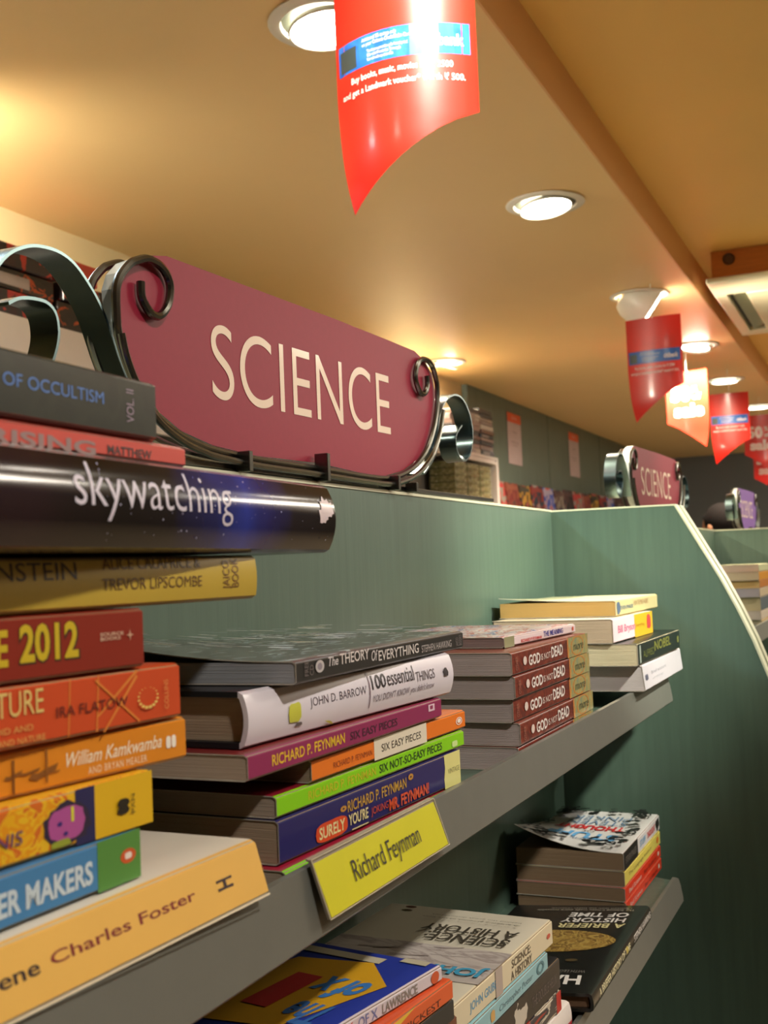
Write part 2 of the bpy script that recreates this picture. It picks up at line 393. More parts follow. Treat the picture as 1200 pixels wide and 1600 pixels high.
# ================================================================ display bookcases
def bookcase(x0, x1, label):
    t = empty('display_bookcase', Wp((x0+x1)/2, 1.6, ZF), label, 'bookcase', 'green display bookcases in a row')
    off = t.location
    def ch(o): o.location = -off; o.parent = t; return o
    ch(ub('back_panel', (x0+.1, 1.585, ZF), (x1-.1, 1.665, .272), M_green))
    eb = ch(ub('edge_band', (x0+.1, 1.581, .272), (x1-.1, 1.669, .282), M_cream))
    crv = [(0.97, 0.268), (0.909, 0.155), (0.84, 0.028), (0.772, -0.098), (0.706, -0.237), (0.641, -0.39), (0.581, -0.562)]+[(.575, -.58), (.55, -.75), (.54, -1.0), (.535, -2.5), (.535, ZF)]
    for xa in (x0, x1-.085):
        poly = crv+[(1.665, ZF), (1.665, .272)]
        n = len(poly); vs = [Wp(xa, y, z) for y, z in poly]+[Wp(xa+.085, y, z) for y, z in poly]
        fs = [tuple(range(n)), tuple(reversed(range(n, 2*n)))]+[(i, i+n, (i+1) % n+n, (i+1) % n) for i in range(n)]
        p = ch(mesh('end_panel', vs, fs, M_green))
        # cream edge band following the curved front and the top
        path = [(1.665, .272)]+crv
        out = []
        for i, q in enumerate(path):
            a = Vector(path[max(i-1, 0)]); b = Vector(path[min(i+1, len(path)-1)]); d = (b-a).normalized()
            nn = Vector((d.y, -d.x)); nn = nn if i else Vector((0, 1))
            if i == 1: nn = Vector((-.5, .9))
            out.append(Vector(q)+nn*(.009 if i < 2 else .009)*(1 if nn.x <= 0 else -1))
        vs = []; fs = []
        for (q, o2) in zip(path, out):
            vs += [Wp(xa-.002, *q), Wp(xa+.087, *q), Wp(xa+.087, *o2), Wp(xa-.002, *o2)]
        for i in range(len(path)-1):
            for k in range(4):
                k2 = (k+1) % 4; fs.append((i*4+k, i*4+k2, i*4+4+k2, i*4+4+k))
        band = mesh('edge_band', vs, fs, M_cream); band.parent = p
    for zt in (-.575, -1.430):
        pl = [(x0+.1, .985), (x1-.50, .985), (x1-.45, 1.12), (x1-.1, 1.25), (x1-.1, 1.585), (x0+.1, 1.585)]
        s = ch(mesh('shelf', [Wp(x, y, zt-.055) for x, y in pl]+[Wp(x, y, zt) for x, y in pl], [tuple(reversed(range(6))), tuple(range(6, 12))]+[(i, (i+1) % 6, (i+1) % 6+6, i+6) for i in range(6)], M_green))
        bm = bmesh.new()
        # lip: upright profile with rounded end, slightly leaning back, stops short of the end panel
        zb, ztop = (-.632, -.510) if zt > -1 else (-1.520, -1.400)
        xe = x1-.50
        pts = [(x0+.22, zb), (xe, zb+.0)] + [(xe+.012, zb+.02), (xe+.012, ztop-.05), (xe-.004, ztop-.018), (xe-.05, ztop-.002)] + [(x0+.22, ztop)]
        front = []; back = []
        for (x, z) in pts:
            yy = .950+.020*(z-zb)/(ztop-zb)
            front.append(bm.verts.new(Wp(x, yy, z))); back.append(bm.verts.new(Wp(x, .985, z)))
        bm.faces.new(front); bm.faces.new(list(reversed(back)))
        for i in range(len(pts)): bm.faces.new((front[i], back[i], back[(i+1) % len(pts)], front[(i+1) % len(pts)]))
        bmesh.ops.recalc_face_normals(bm, faces=bm.faces)
        bmesh.ops.bevel(bm, geom=[e for e in bm.edges if abs(e.verts[0].co.z-e.verts[1].co.z) < 1e-5 and abs(e.verts[0].co.y-e.verts[1].co.y) < 1e-5], offset=.0008, segments=1, affect='EDGES')
        lp = bm_obj('shelf_lip', bm, M_lip, s)
    ch(ub('shelf', (x0+.1, .7, -2.75), (x1-.1, 1.585, -2.68), M_green))
    ch(ub('plinth', (x0+.1, .66, ZF), (x1-.1, .72, ZF+.4), M_green))
    return t
bookcase(-.15, 5.765, 'green wood-grain display bookcase under the large SCIENCE sign, cream edged')
bookcase(5.83, 11.56, 'second green display bookcase behind the curved cream-edged end panel')
bookcase(11.61, 17.3, 'farther green display bookcase below the small violet SCIENCE sign')

# ================================================================ shelf label holder
def Lp(x, y, z): return Wp(x*.965, y*.965, z*.965)
lab = empty('shelf_label_holder', Lp(1.83, .985, -.62), 'clear plastic holder with yellow Richard Feynman card clipped on grey shelf lip', 'label')
M_clear = mat('clear_acrylic', (225, 225, 220), .12, var=.0, coat=.5); M_clear.node_tree.nodes['Principled BSDF'].inputs['Transmission Weight'].default_value = .9
def slab(name, pts, th, m, parent, dy):   # plate through world points, thickened towards -y
    vs = [Vector(p)-parent.location+Vector((0, dy, 0)) for p in pts]
    n = len(vs); vs = vs+[v+Vector((0, -th, 0)) for v in vs]
    fs = [tuple(range(n)), tuple(reversed(range(n, 2*n)))]+[(i, (i+1) % n, (i+1) % n+n, i+n) for i in range(n)]
    return mesh(name, vs, [tuple(reversed(f)) for f in fs], m, parent)
lq = [Lp(1.862, .968, -.619), Lp(2.462, .968, -.623), Lp(2.452, .998, -.519), Lp(1.852, .998, -.513)]
slab('card', [Lp(1.868, .9675, -.6165), Lp(2.457, .9675, -.6205), Lp(2.447, .996, -.526), Lp(1.858, .996, -.521)], .0004, mat('yellow_card', (214, 208, 30), .35, coat=.8, var=.04, scale=25), lab, -.0006)
slab('holder_back', lq, .0008, mat('grey_plastic', (150, 140, 126), .25, coat=.5), lab, .0002)
for a, b, nm in ((0, 1, 'holder_rim'), (3, 2, 'holder_rim'), (0, 3, 'holder_rim'), (1, 2, 'holder_rim')):
    tube(nm, [lq[a]-lab.location+Vector((0, -.0012, 0)), lq[b]-lab.location+Vector((0, -.0012, 0))],  .0003, mat('holder_rim_plastic', (196, 186, 160), .2, coat=.6), lab, 6)
v0 = [lq[3], lq[2], Lp(2.45, 1.004, -.517), Lp(1.852, 1.004, -.511)]
mesh('holder_flap', [v-lab.location for v in v0]+[v-lab.location-Vector((0, 0, .0008)) for v in v0], [(0, 1, 2, 3), (7, 6, 5, 4), (0, 4, 5, 1), (1, 5, 6, 2), (2, 6, 7, 3), (3, 7, 4, 0)], mat('grey_plastic', (150, 140, 126)), lab)
def fl(u, v):
    x = 1.99+.33*u; z = -.597+.050*v; y = .967+.0+.025*(z+.612)/.08
    return Lp(x, y, z)-lab.location+Vector((0, -.00115, 0))
mapped('lettering', text2d('Richard Feynman', -.004), fl, ink((40, 40, 30)), lab)
# ================================================================ SCIENCE signs
SX, SY, SZ = 3.1, 1.62, .282
def S2(pts): return [Vector(((p[0]-SX)*U, (p[1]-SZ)*U)) for p in pts]
BOARD = [(2.346, 0.802), (3.28, 0.82), (3.669, 0.823), (3.947, 0.824), (4.047, 0.803), (4.121, 0.76), (4.147, 0.688), (4.113, 0.571), (4.036, 0.478), (3.933, 0.414), (3.794, 0.364), (3.621, 0.333), (3.413, 0.333), (3.137, 0.343), (2.749, 0.337), (2.531, 0.347), (2.386, 0.371), (2.298, 0.406), (2.217, 0.466), (2.173, 0.538), (2.15, 0.605), (2.144, 0.679), (2.162, 0.72), (2.201, 0.755), (2.265, 0.784)]
FROD = [(2.215, 0.707), (2.216, 0.674), (2.23, 0.654), (2.253, 0.638), (2.281, 0.637), (2.308, 0.654), (2.329, 0.684), (2.336, 0.722), (2.321, 0.749), (2.296, 0.764), (2.264, 0.769), (2.236, 0.767), (2.197, 0.752), (2.175, 0.741), (2.147, 0.716), (2.129, 0.693), (2.118, 0.657), (2.12, 0.583), (2.134, 0.538), (2.156, 0.497), (2.19, 0.453), (2.233, 0.41), (2.291, 0.378), (2.363, 0.354), (2.433, 0.341), (2.507, 0.332), (2.723, 0.323), (3.106, 0.322), (3.38, 0.319), (3.586, 0.321), (3.698, 0.334), (3.806, 0.361), (3.907, 0.401), (4.003, 0.461), (4.079, 0.547), (4.123, 0.638), (4.132, 0.709), (4.116, 0.75), (4.093, 0.781), (4.055, 0.798), (4.003, 0.8), (3.956, 0.785), (3.921, 0.749), (3.911, 0.716), (3.926, 0.687), (3.955, 0.664), (3.987, 0.664), (4.015, 0.682), (4.031, 0.708), (4.028, 0.74)]
RIBL = [(2.186, 0.446), (2.161, 0.488), (2.137, 0.529), (2.102, 0.597), (2.077, 0.632), (2.051, 0.659), (2.012, 0.691), (1.975, 0.709), (1.929, 0.716), (1.869, 0.71), (1.821, 0.692), (1.783, 0.667), (1.749, 0.627), (1.723, 0.57), (1.718, 0.512), (1.744, 0.453), (1.802, 0.423), (1.865, 0.429), (1.91, 0.465), (1.934, 0.517), (1.937, 0.555), (1.926, 0.583), (1.899, 0.597), (1.855, 0.596), (1.817, 0.588), (1.787, 0.572)]
RIBR = [(4.004, 0.366), (4.089, 0.42), (4.142, 0.474), (4.175, 0.578), (4.209, 0.627), (4.271, 0.678), (4.363, 0.71), (4.453, 0.708), (4.526, 0.668), (4.566, 0.605), (4.565, 0.536), (4.517, 0.473), (4.451, 0.447), (4.392, 0.463), (4.36, 0.505), (4.373, 0.551), (4.439, 0.592)]
def sign(x, label, board_col, text_col=(238, 214, 190)):
    t = empty('hanging_sign', Wp(x, SY, SZ), label, 'sign', 'SCIENCE signs on the bookcases')
    t.name = 'section_sign'
    P = S2(BOARD); n = len(P); th0, th1 = -.02*U, .025*U
    vs = [(p.x, th0, p.y) for p in P]+[(p.x, th1, p.y) for p in P]
    fs = [tuple(reversed(range(n))), tuple(range(n, 2*n))]+[(i, i+n, (i+1) % n+n, (i+1) % n) for i in range(n)]
    fs = [tuple(reversed(f)) for f in fs]
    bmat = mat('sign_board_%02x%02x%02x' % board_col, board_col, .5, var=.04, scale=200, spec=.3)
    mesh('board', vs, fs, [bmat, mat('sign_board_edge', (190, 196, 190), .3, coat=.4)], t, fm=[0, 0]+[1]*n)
    L = [(2.535, .470), (3.693, .470)]
    def f(u, v):
        return Vector(((2.535+1.158*u-SX)*U, th0-.0003, (.472+.010*u+.200*v-SZ+.012*u*v)*U))
    mapped('lettering', text2d('SCIENCE', -.006, 0, 1.04, True), f, ink(text_col, .5), t)
    tube('scroll_rod', smooth_path([(p.x, -.035*U, p.y) for p in S2(FROD)], 3), .0105*U, M_steel, t)
    tube('scroll_rod', smooth_path([(p.x, .042*U, p.y) for p in S2(FROD)], 3), .0105*U, M_steel, t)
    # mid rod hugging the board from the left side to the right
    mid = [p for p in S2(FROD)[17:36]]
    tube('frame_rod', smooth_path([(p.x*1.012, -.055*U, p.y-.020*U) for p in mid], 3), .009*U, M_steel, t)
    ribbon('scroll_strip', smooth_path(S2(RIBL), 4), -.02*U, .055*U, .007*U, M_chrome, t)
    ribbon('scroll_strip', smooth_path(S2(RIBR), 4), -.02*U, .055*U, .007*U, M_chrome, t)
    box_o('base_bar', ((2.1-SX)*U, -.03*U, .001), ((4.78-SX)*U, .035*U, .022*U), M_steel, t, .0006)
    for cx, h in ((2.62, .055), (3.08, .085), (3.62, .05), (3.78, .035)):
        box_o('clip', ((cx-SX)*U, -.075*U, .0), ((cx+.02-SX)*U, -.03*U, h*U), M_steel, t, .0005)
    return t
sign(3.1, 'large dark red SCIENCE sign with scrolled metal frame on the front bookcase', (146, 38, 58))
sign(8.66, 'small dark red SCIENCE sign standing behind the curved cream-edged end panel', (146, 40, 58))
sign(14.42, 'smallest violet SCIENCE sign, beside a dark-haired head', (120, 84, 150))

# ================================================================ stack by the left edge
G = 'science books stacked flat on the upper shelf'
b = Book('foster', 'tan-yellow paperback with Charles Foster in dark red, lowest of its stack, on the shelf lip', (222, 214, 198), (232, 182, 90), (205, 196, 172), skew=.30, group=G)
b.text('Charles Foster', (0.498, 0.46, 0.812, 0.634), (128, 34, 34), .012)
b.text('Selfless Gene'[-4:].strip(), (0.371, 0.434, 0.477, 0.646), (46, 30, 34), .012)
b.spine(rot90(text2d('H', .02)), (0.869, 0.42, 0.911, 0.597), (50, 30, 40), 'emblem')
b.spine(RECT, (0, 0, 1, .035), (236, 220, 190), 'spine_crease')
b = Book('makers', 'blue and green paperback with MAKERS in white, just above the tan-yellow book', (70, 110, 150), (72, 132, 182), (150, 140, 110), group=G)
b.spine(RECT, (0.891, 0, 1, 1), (84, 142, 62), 'colour_band')
b.text('ER MAKERS', (0.674, 0.227, 0.879, 0.688), (206, 220, 228), .03)
b.spine(disc2d(), (0.947, 0.374, 0.987, 0.67), (206, 88, 40), 'emblem')
b.spine(blob2d(), (0.958, 0.458, 0.976, 0.596), (240, 226, 214), 'emblem')
b = Book('pan', 'bright yellow paperback with purple face on the spine', (226, 170, 40), blotch('yellow_sketch_print', [(230, 170, 30), (228, 150, 28), (232, 184, 40), (214, 108, 40)], 60, stretch=(1, 1, 1.5), distort=3), (190, 176, 130), group=G)
b.spine(RECT, (0.856, 0, 1, 1), (226, 180, 24), 'colour_band')
b.spine(RECT, (0.813, 0, 0.857, 1), (34, 34, 84), 'colour_band')
b.spine(blob2d(24, .2, 5, .8), (0.74, 0.036, 0.851, 0.875), (44, 34, 60), 'face_hair')
b.spine(blob2d(20, .1, 8, .7), (0.751, 0.159, 0.835, 0.762), (176, 80, 150), 'face')
b.spine(blob2d(12, .2, 2), (0.754, 0.066, 0.804, 0.203), (150, 160, 50), 'face_collar')
b.spine(RECT, (0.802, 0.464, 0.808, 0.729), (220, 220, 50), 'face_mouth')
b.spine(disc2d(10), (0.771, 0.437, 0.782, 0.521), (60, 40, 120), 'face_eye')
b.spine(disc2d(10), (0.784, 0.251, 0.794, 0.326), (60, 40, 120), 'face_eye')
b.text('NIS', (0.645, 0.336, 0.699, 0.567), (84, 60, 110), 0, .1)
for q in ((0.907, 0.313, 0.938, 0.48), (0.908, 0.441, 0.938, 0.622)): b.spine(blob2d(16, .1, 3, .9), q, (36, 30, 20), 'emblem')
b.spine(rot90(text2d('PAN')), (0.942, 0.293, 0.951, 0.654), (60, 44, 20))
b = Book('william', 'orange paperback by William Kamkwamba with white script, under the red FLATOW book', (214, 130, 40), (224, 138, 36), (176, 156, 112), group=G)
b.text('William Kamkwamba', (0.717, 0.389, 0.937, 0.696), (246, 234, 206), .005, .35)
b.text('AND BRYAN MEALER', (0.763, 0.144, 0.899, 0.302), (246, 226, 190), .0, 0, 1.15)
for q in ((0.947, 0.322, 0.96, 0.625), (0.961, 0.326, 0.973, 0.63)): b.spine(blob2d(14, .1, 4, .6), q, (246, 236, 220), 'emblem')
for q in ((0.592, 0.37, 0.628, 0.545), (0.62, 0.408, 0.663, 0.521), (0.639, 0.262, 0.699, 0.548), (0.657, 0.34, 0.704, 0.39)): b.spine(dark_stroke2d(), q, (140, 84, 30), 'sketch_stroke')
b.spine(RECT, (0.607, 0.083, 0.611, 0.784), (120, 70, 28), 'sketch_stroke')
b.spine(RECT, (0.672, 0.187, 0.676, 0.885), (150, 92, 34), 'sketch_stroke')
b = Book('flatow', 'red-orange paperback by IRA FLATOW with ring of dots on the spine', (196, 74, 40), (206, 78, 38), (176, 160, 120), group=G)
for q in ((0.723, 0.02, 0.732, 0.98), (0.786, 0.02, 0.796, 0.98)): b.spine(([(0, 0), (.3, 0), (1, 1), (.7, 1)], [(0, 1, 2, 3)]), q, (222, 132, 52), 'cover_print')
for q in ((0.787, 0.275, 0.89, 0.99), (0.801, -0.001, 0.888, 0.902)): b.spine(([(0, .0), (.06, 0), (1, .95), (.95, 1)], [(0, 1, 2, 3)]), q, (222, 132, 52), 'cover_print')
b.spine(([(0, 1), (0, .94), (1, 0), (1, .06)], [(0, 1, 2, 3)]), (0.786, 0.042, 0.89, 0.923), (222, 132, 52), 'cover_print')
b.text('FUTURE', (0.533, 0.509, 0.672, 0.903), (226, 196, 116), .0)
b.text('IRA FLATOW', (0.698, 0.377, 0.861, 0.553), (104, 32, 22), .0)
b.text('PARANOID AND', (0.514, 0.257, 0.649, 0.357), (224, 170, 90))
b.text('AND NATURE', (0.579, 0.071, 0.673, 0.172), (224, 170, 90))
q = (0.886, 0.29, 0.932, 0.643)
for k in range(16):
    a = math.pi/2+2*math.pi*(k+.5)/16; r = .025+.075*(1-math.sin(a))/2
    cx, cz = q[0]+(q[2]-q[0])*(.5+.5*math.cos(a)), q[1]+(q[3]-q[1])*(.5+.5*math.sin(a))
    rx, rz = (q[2]-q[0])*r, (q[3]-q[1])*r*.8
    b.spine(disc2d(10), (cx-rx, cz-rz, cx+rx, cz+rz), (232, 206, 110), 'emblem')
b.spine(rot90(text2d('COLLINS')), (0.948, 0.211, 0.959, 0.74), (222, 150, 80))
b = Book('y2012', 'brick red paperback with yellow 2012 lettering under the pale yellow book', (120, 40, 26), (138, 42, 28), (160, 130, 100), group=G)
b.text('2012', (0.722, 0.25, 0.85, 0.88), (66, 40, 20), .06)
b.text('2012', (0.724, 0.285, 0.846, 0.872), (206, 178, 30), .03)
b.text('E', (0.679, 0.26, 0.701, 0.811), (206, 178, 30), .03)
b.text('SOURCE\nBOOKS', (0.895, 0.506, 0.95, 0.636), (216, 178, 150), .02)
b.spine(([(.5, 0), (.58, .42), (1, .5), (.58, .58), (.5, 1), (.42, .58), (0, .5), (.42, .42)], [(0, 1, 2, 3, 4, 5, 6, 7)]), (0.956, 0.464, 0.975, 0.663), (216, 170, 140), 'emblem')
b = Book('einstein', 'olive yellow glossy paperback about Einstein, below the dark Skywatching book', (196, 170, 70), (196, 166, 62), (170, 160, 130), bulge=.001, gloss=.9, group=G)
b.text('EINSTEIN', (0.309, 0.571, 0.508, 0.896), (62, 46, 30), .0)
b.text('ALICE CALAPRICE &', (0.567, 0.738, 0.823, 0.967), (104, 74, 36), .0)
b.text('TREVOR LIPSCOMBE', (0.564, 0.339, 0.824, 0.568), (104, 74, 36), .0)
b.spine(rot90(text2d('JAICO\nBOOK')), (0.888, 0.254, 0.938, 0.931), (120, 84, 44))
M_sky, t_, b_ = nt('night_sky_print'); N_ = t_.nodes; L_ = t_.links
tc_ = N_.new('ShaderNodeTexCoord'); sx_ = N_.new('ShaderNodeSeparateXYZ'); no_ = N_.new('ShaderNodeTexNoise'); no_.inputs['Scale'].default_value = 22; no_.inputs['Detail'].default_value = 6
ma_ = N_.new('ShaderNodeMath'); ma_.operation = 'MULTIPLY_ADD'; ma_.inputs[1].default_value = .05; cr_ = N_.new('ShaderNodeValToRGB')
mr_ = N_.new('ShaderNodeMapRange'); mr_.inputs[1].default_value = .085; mr_.inputs[2].default_value = .285
L_.new(tc_.outputs['Object'], sx_.inputs[0]); L_.new(tc_.outputs['Object'], no_.inputs['Vector']); L_.new(no_.outputs['Fac'], ma_.inputs[0]); L_.new(sx_.outputs['X'], ma_.inputs[2])
L_.new(ma_.outputs[0], mr_.inputs[0]); L_.new(mr_.outputs[0], cr_.inputs[0]); L_.new(cr_.outputs[0], b_.inputs['Base Color'])
e_ = cr_.color_ramp.elements; e_[0].position = 0; e_[0].color = lin((36, 20, 28)); e_[1].position = 1; e_[1].color = lin((20, 18, 20))
for p_, c_ in ((.18, (12, 11, 15)), (.36, (16, 15, 24)), (.50, (28, 34, 88)), (.60, (40, 56, 150)), (.68, (34, 34, 96)), (.78, (26, 22, 32))):
    q_ = e_.new(p_); q_.color = lin(c_)
b_.inputs['Roughness'].default_value = .16; b_.inputs['Specular IOR Level'].default_value = .35; b_.inputs['Coat Weight'].default_value = .15; b_.inputs['Coat Roughness'].default_value = .08
b = Book('sky', 'thick glossy dark blue hardcover with skywatching in white letters', M_sky, M_sky, (120, 112, 104), hard=True, bulge=.0045, gloss=1., group=G)
b.text('skywatching', (0.283, 0.306, 0.642, 0.903), (214, 206, 220), -.006)
for q in ((0.929, 0.377, 0.97, 0.705), (0.952, 0.475, 0.994, 0.79), (0.938, 0.527, 0.976, 0.821)): b.spine(blob2d(16, .45, 9, .9), q, (224, 206, 210), 'flower_emblem')
for k in range(60):
    x, z, r = .3+.68*random.random(), .1+.8*random.random(), random.choice((.0012, .0016, .003))
    b.spine(disc2d(5), (x, z, x+r, z+r*8), (190, 190, 220), 'star')
b = Book('rising', 'thin red paperback with grey RISING lettering, below the black occultism volume', (196, 60, 52), (206, 72, 60), (150, 130, 120), group=G)
b.text('RISING', (0.49, 0.02, 0.736, 0.62), (150, 120, 118), .03)
b.text('MATTHEW', (0.767, 0.18, 0.892, 0.574), (60, 24, 30), .02)
M_occ = blotch('black_shrinkwrap_print', [(32, 38, 32), (28, 34, 28), (36, 42, 34), (30, 36, 30)], 30, .3, 1., const=False)
b = Book('occult', 'black shrink-wrapped volume OF OCCULTISM in blue letters, topmost of its stack', M_occ, M_occ, (60, 60, 54), gloss=1., group=G)
b.text('OF OCCULTISM', (0.613, 0.454, 0.85, 0.647), (70, 120, 196))
b.spine(rot90(text2d('VOL. II')), (0.912, 0.238, 0.933, 0.787), (150, 130, 150))

# ================================================================ Feynman stack
pg = (178, 160, 142)
b = Book('lime2', 'lime green paperback with crimson cover, lowest of the stack behind the yellow card', (150, 24, 50), (128, 206, 20), pg, group=G)
b = Book('surely', 'dark blue paperback SURELY YOU\'RE JOKING with cream spine end', (40, 36, 84), (44, 40, 100), (172, 150, 126), group=G)
b.spine(([(0, 0), (1, 0), (1, 1), (.0, 1), (.04, .6), (-.02, .3)], [(0, 1, 2, 3, 4, 5)]), (0.886, 0, 1, 1), (226, 220, 140), 'colour_band')
b.text('VINTAGE', (0.911, 0.404, 0.992, 0.554), (120, 116, 80))
b.text('RICHARD P. FEYNMAN', (0.31, 0.54, 0.635, 0.82), (206, 160, 60), .01)
b.spine(ring2d(8, .3), (0.272, 0.605, 0.305, 0.755), (196, 140, 60), 'emblem')
b.spine(ring2d(8, .3), (0.646, 0.692, 0.679, 0.876), (196, 140, 60), 'emblem')
b.spine(blob2d(26, .04, 3), (0.153, 0.08, 0.306, 0.55), (222, 78, 38), 'title_blob')
b.text('SURELY', (0.169, 0.17, 0.292, 0.46), (236, 220, 160), .02)
b.text("YOU'RE", (0.31, 0.2, 0.411, 0.49), (236, 220, 160), .02)
b.spine(RECT, (0.325, 0.071, 0.409, 0.111), (236, 220, 160), 'underline') if False else b.spine(([(0, 0), (1, 0), (1, 1), (0, 1)], [(0, 1, 2, 3)]), (0.325, 0.071, 0.409, 0.10099999999999999), (236, 220, 160), 'underline')
b.text('JOKING', (0.426, 0.17, 0.521, 0.42), (216, 80, 44), .0)
b.text('MR. FEYNMAN!', (0.526, 0.12, 0.77, 0.44), (222, 84, 46), .03)
b = Book('lime', 'lime green SIX NOT-SO-EASY PIECES paperback on top of the dark blue one', (120, 16, 36), (138, 212, 24), pg, group=G)
b.text('RICHARD P. FEYNMAN', (0.129, 0.3, 0.451, 0.72), (196, 196, 30), .015)
b.text('SIX NOT-SO-EASY PIECES', (0.47, 0.3, 0.846, 0.74), (30, 60, 24), .01)
b.spine(blob2d(12, 0, 1, .4), (0.914, 0.195, 0.952, 0.555), (206, 232, 150), 'emblem')
b = Book('orange', 'orange and cream SIX EASY PIECES paperback, above the lime green one', (216, 110, 40), (236, 122, 34), (150, 134, 112), group=G)
q = (0.343, -0.028, 0.694, 0.612)
b.spine(RECT, (q[0], 0, q[2], 1), (232, 222, 200), 'title_band')
b.text('RICHARD P. FEYNMAN', (0.111, 0.32, 0.33, 0.58), (150, 66, 28))
b.text('SIX EASY PIECES', (0.388, 0.3, 0.651, 0.66), (44, 36, 30), .0)
b.spine(ring2d(16, .8), (0.921, 0.291, 0.972, 0.722), (250, 240, 226), 'emblem')
b.spine(disc2d(10), (0.932, 0.4, 0.961, 0.644), (250, 240, 226), 'emblem')
b = Book('purple', 'plum purple paperback with yellow RICHARD P. FEYNMAN, under the white Barrow book', (120, 40, 40), (146, 44, 90), pg, group=G)
b.text('RICHARD P. FEYNMAN', (0.092, 0.3, 0.418, 0.74), (232, 190, 40), .015)
b.text('SIX EASY PIECES', (0.446, 0.32, 0.708, 0.68), (70, 24, 52), .01)
b.spine(([(0, 0), (1, 0), (1, 1), (0, 1)], [(0, 1, 2, 3)]), (0.908, 0.482, 0.95, 0.829), (232, 200, 214), 'emblem')
b.spine(([(0, 0), (1, 0), (1, 1), (0, 1)], [(0, 1, 2, 3)]), (0.919, 0.581, 0.938, 0.759), (146, 44, 90), 'emblem')
b = Book('barrow', 'white jacketed hardcover by JOHN D. BARROW with 100 essential THINGS', (26, 28, 34), (226, 218, 226), (172, 150, 126), hard=True, bulge=.003, group=G)
b.text('JOHN D. BARROW', (0.239, 0.44, 0.497, 0.66), (78, 66, 80))
b.text('100', (0.525, 0.54, 0.6, 0.84), (40, 34, 44), .02)
b.text('essential', (0.607, 0.55, 0.756, 0.88), (50, 40, 50))
b.text('THINGS', (0.765, 0.5, 0.878, 0.72), (90, 80, 90))
b.text("YOU DIDN'T KNOW you didn't know", (0.528, 0.24, 0.873, 0.43), (110, 96, 110), 0, .1)
b.spine(RECT, (0.51, 0.18, 0.514, 0.92), (110, 80, 100), 'divider')
b.spine(blob2d(20, .15, 6, .5), (0.147, 0.259, 0.201, 0.648), (206, 206, 70), 'illustration')
b.spine(blob2d(10, .3, 2), (0.174, 0.181, 0.211, 0.257), (90, 80, 84), 'illustration')
b.spine(([(0, 1), (.45, .9), (.8, .5), (1, 0), (.65, .2), (.4, .55)], [(0, 1, 2, 3, 4, 5)]), (0.304, 0.042, 0.35, 0.15), (196, 190, 70), 'illustration')
b.spine(blob2d(14, .5, 12, .8), (0.925, 0.449, 0.965, 0.686), (60, 54, 60), 'emblem')
b = Book('theory', 'black THE THEORY OF EVERYTHING paperback with speckled cover, topmost of the middle stack', blotch('starburst_cover_print', [(30, 30, 32), (44, 46, 46), (30, 30, 32), (66, 46, 46), (170, 190, 196)], 55, .3, .8, stretch=(1, 3, 1)), (44, 44, 44), (160, 162, 166), group=G)
b.text('The', (0.147, 0.508, 0.196, 0.927), (214, 206, 206), .01, .2)
b.text('THEORY', (0.204, 0.487, 0.359, 0.99), (222, 214, 210), .01)
b.text('Of', (0.371, 0.344, 0.406, 0.858), (214, 206, 206), .01, .2)
b.text('EVERYTHING', (0.411, 0.284, 0.663, 0.792), (222, 214, 210), .01)
b.text('STEPHEN HAWKING', (0.683, 0.242, 0.902, 0.627), (190, 182, 180))
b.spine(disc2d(), (0.083, 0.328, 0.124, 0.88), (196, 190, 190), 'emblem')
b.spine(disc2d(), (0.092, 0.446, 0.114, 0.759), (150, 140, 150), 'emblem')
b.spine(rot90(text2d('FREE\nCD')), (0.033, 0.29, 0.073, 0.938), (120, 110, 110))
b.spine(rot90(text2d('JAICO\nBOOKS')), (0.934, 0.19, 0.98, 0.807), (130, 120, 120))
for k in range(90):
    s0, w0 = random.random()*.9+.03, random.random()*.8+.05
    b.top(([(0, 0), (1, .1), (1, 1), (.0, .8)], [(0, 1, 2, 3)]), (s0, s0+.018, w0, w0+.06+.07*random.random()), random.choice([(210, 220, 224), (150, 160, 170), (190, 190, 170)]), 'cover_print')

# ================================================================ GOD IS NOT DEAD stack
M_god = blotch('brown_swirl_print', [(86, 36, 32), (112, 42, 32), (132, 54, 38), (98, 40, 32)], 26, .4, .3, stretch=(1, 1, 2.2), distort=3, const=False)
M_godr = blotch('sage_swirl_print', [(150, 152, 104), (166, 164, 110), (184, 150, 80), (140, 150, 112)], 40, .4, .3, distort=3)
rk = ['lowest, half hidden by the lip', 'second from the bottom', 'middle one of the five', 'second from the top', 'topmost, under a thin white book']
for i in range(5):
    b = Book('god%d' % i, 'brown GOD IS NOT DEAD paperback, '+rk[i], (120, 60, 44), M_god, (186, 172, 168), group='GOD IS NOT DEAD paperbacks in one stack')
    b.spine(([(0, 0), (1, 0), (1, 1), (.0, 1), (.02, .5)], [(0, 1, 2, 3, 4)]), (.70, .0, 1, 1), None, 'colour_band', m=M_godr)
    b.spine(RECT, (.685, 0, .702, 1), (206, 130, 60), 'colour_band')
    b.spine(ring2d(18, .9), (.74, -.0, .93, 1.0), (204, 130, 50), 'cover_print')
    b.text('GOD', (0.182, 0.229, 0.318, 0.716), (236, 224, 216), .03)
    b.text('IS NOT', (0.328, 0.313, 0.451, 0.608), (222, 200, 190), .01)
    b.text('DEAD', (0.459, 0.278, 0.615, 0.797), (236, 224, 216), .03)
    b.text('more', (.77, .3, .92, .6), (90, 90, 60), 0, .2)
    b.spine(disc2d(12), (.115, .32, .155, .72), (226, 206, 196), 'emblem')
    b.spine(rot90(text2d('OTHER')), (.03, .2, .055, .8), (170, 110, 90))
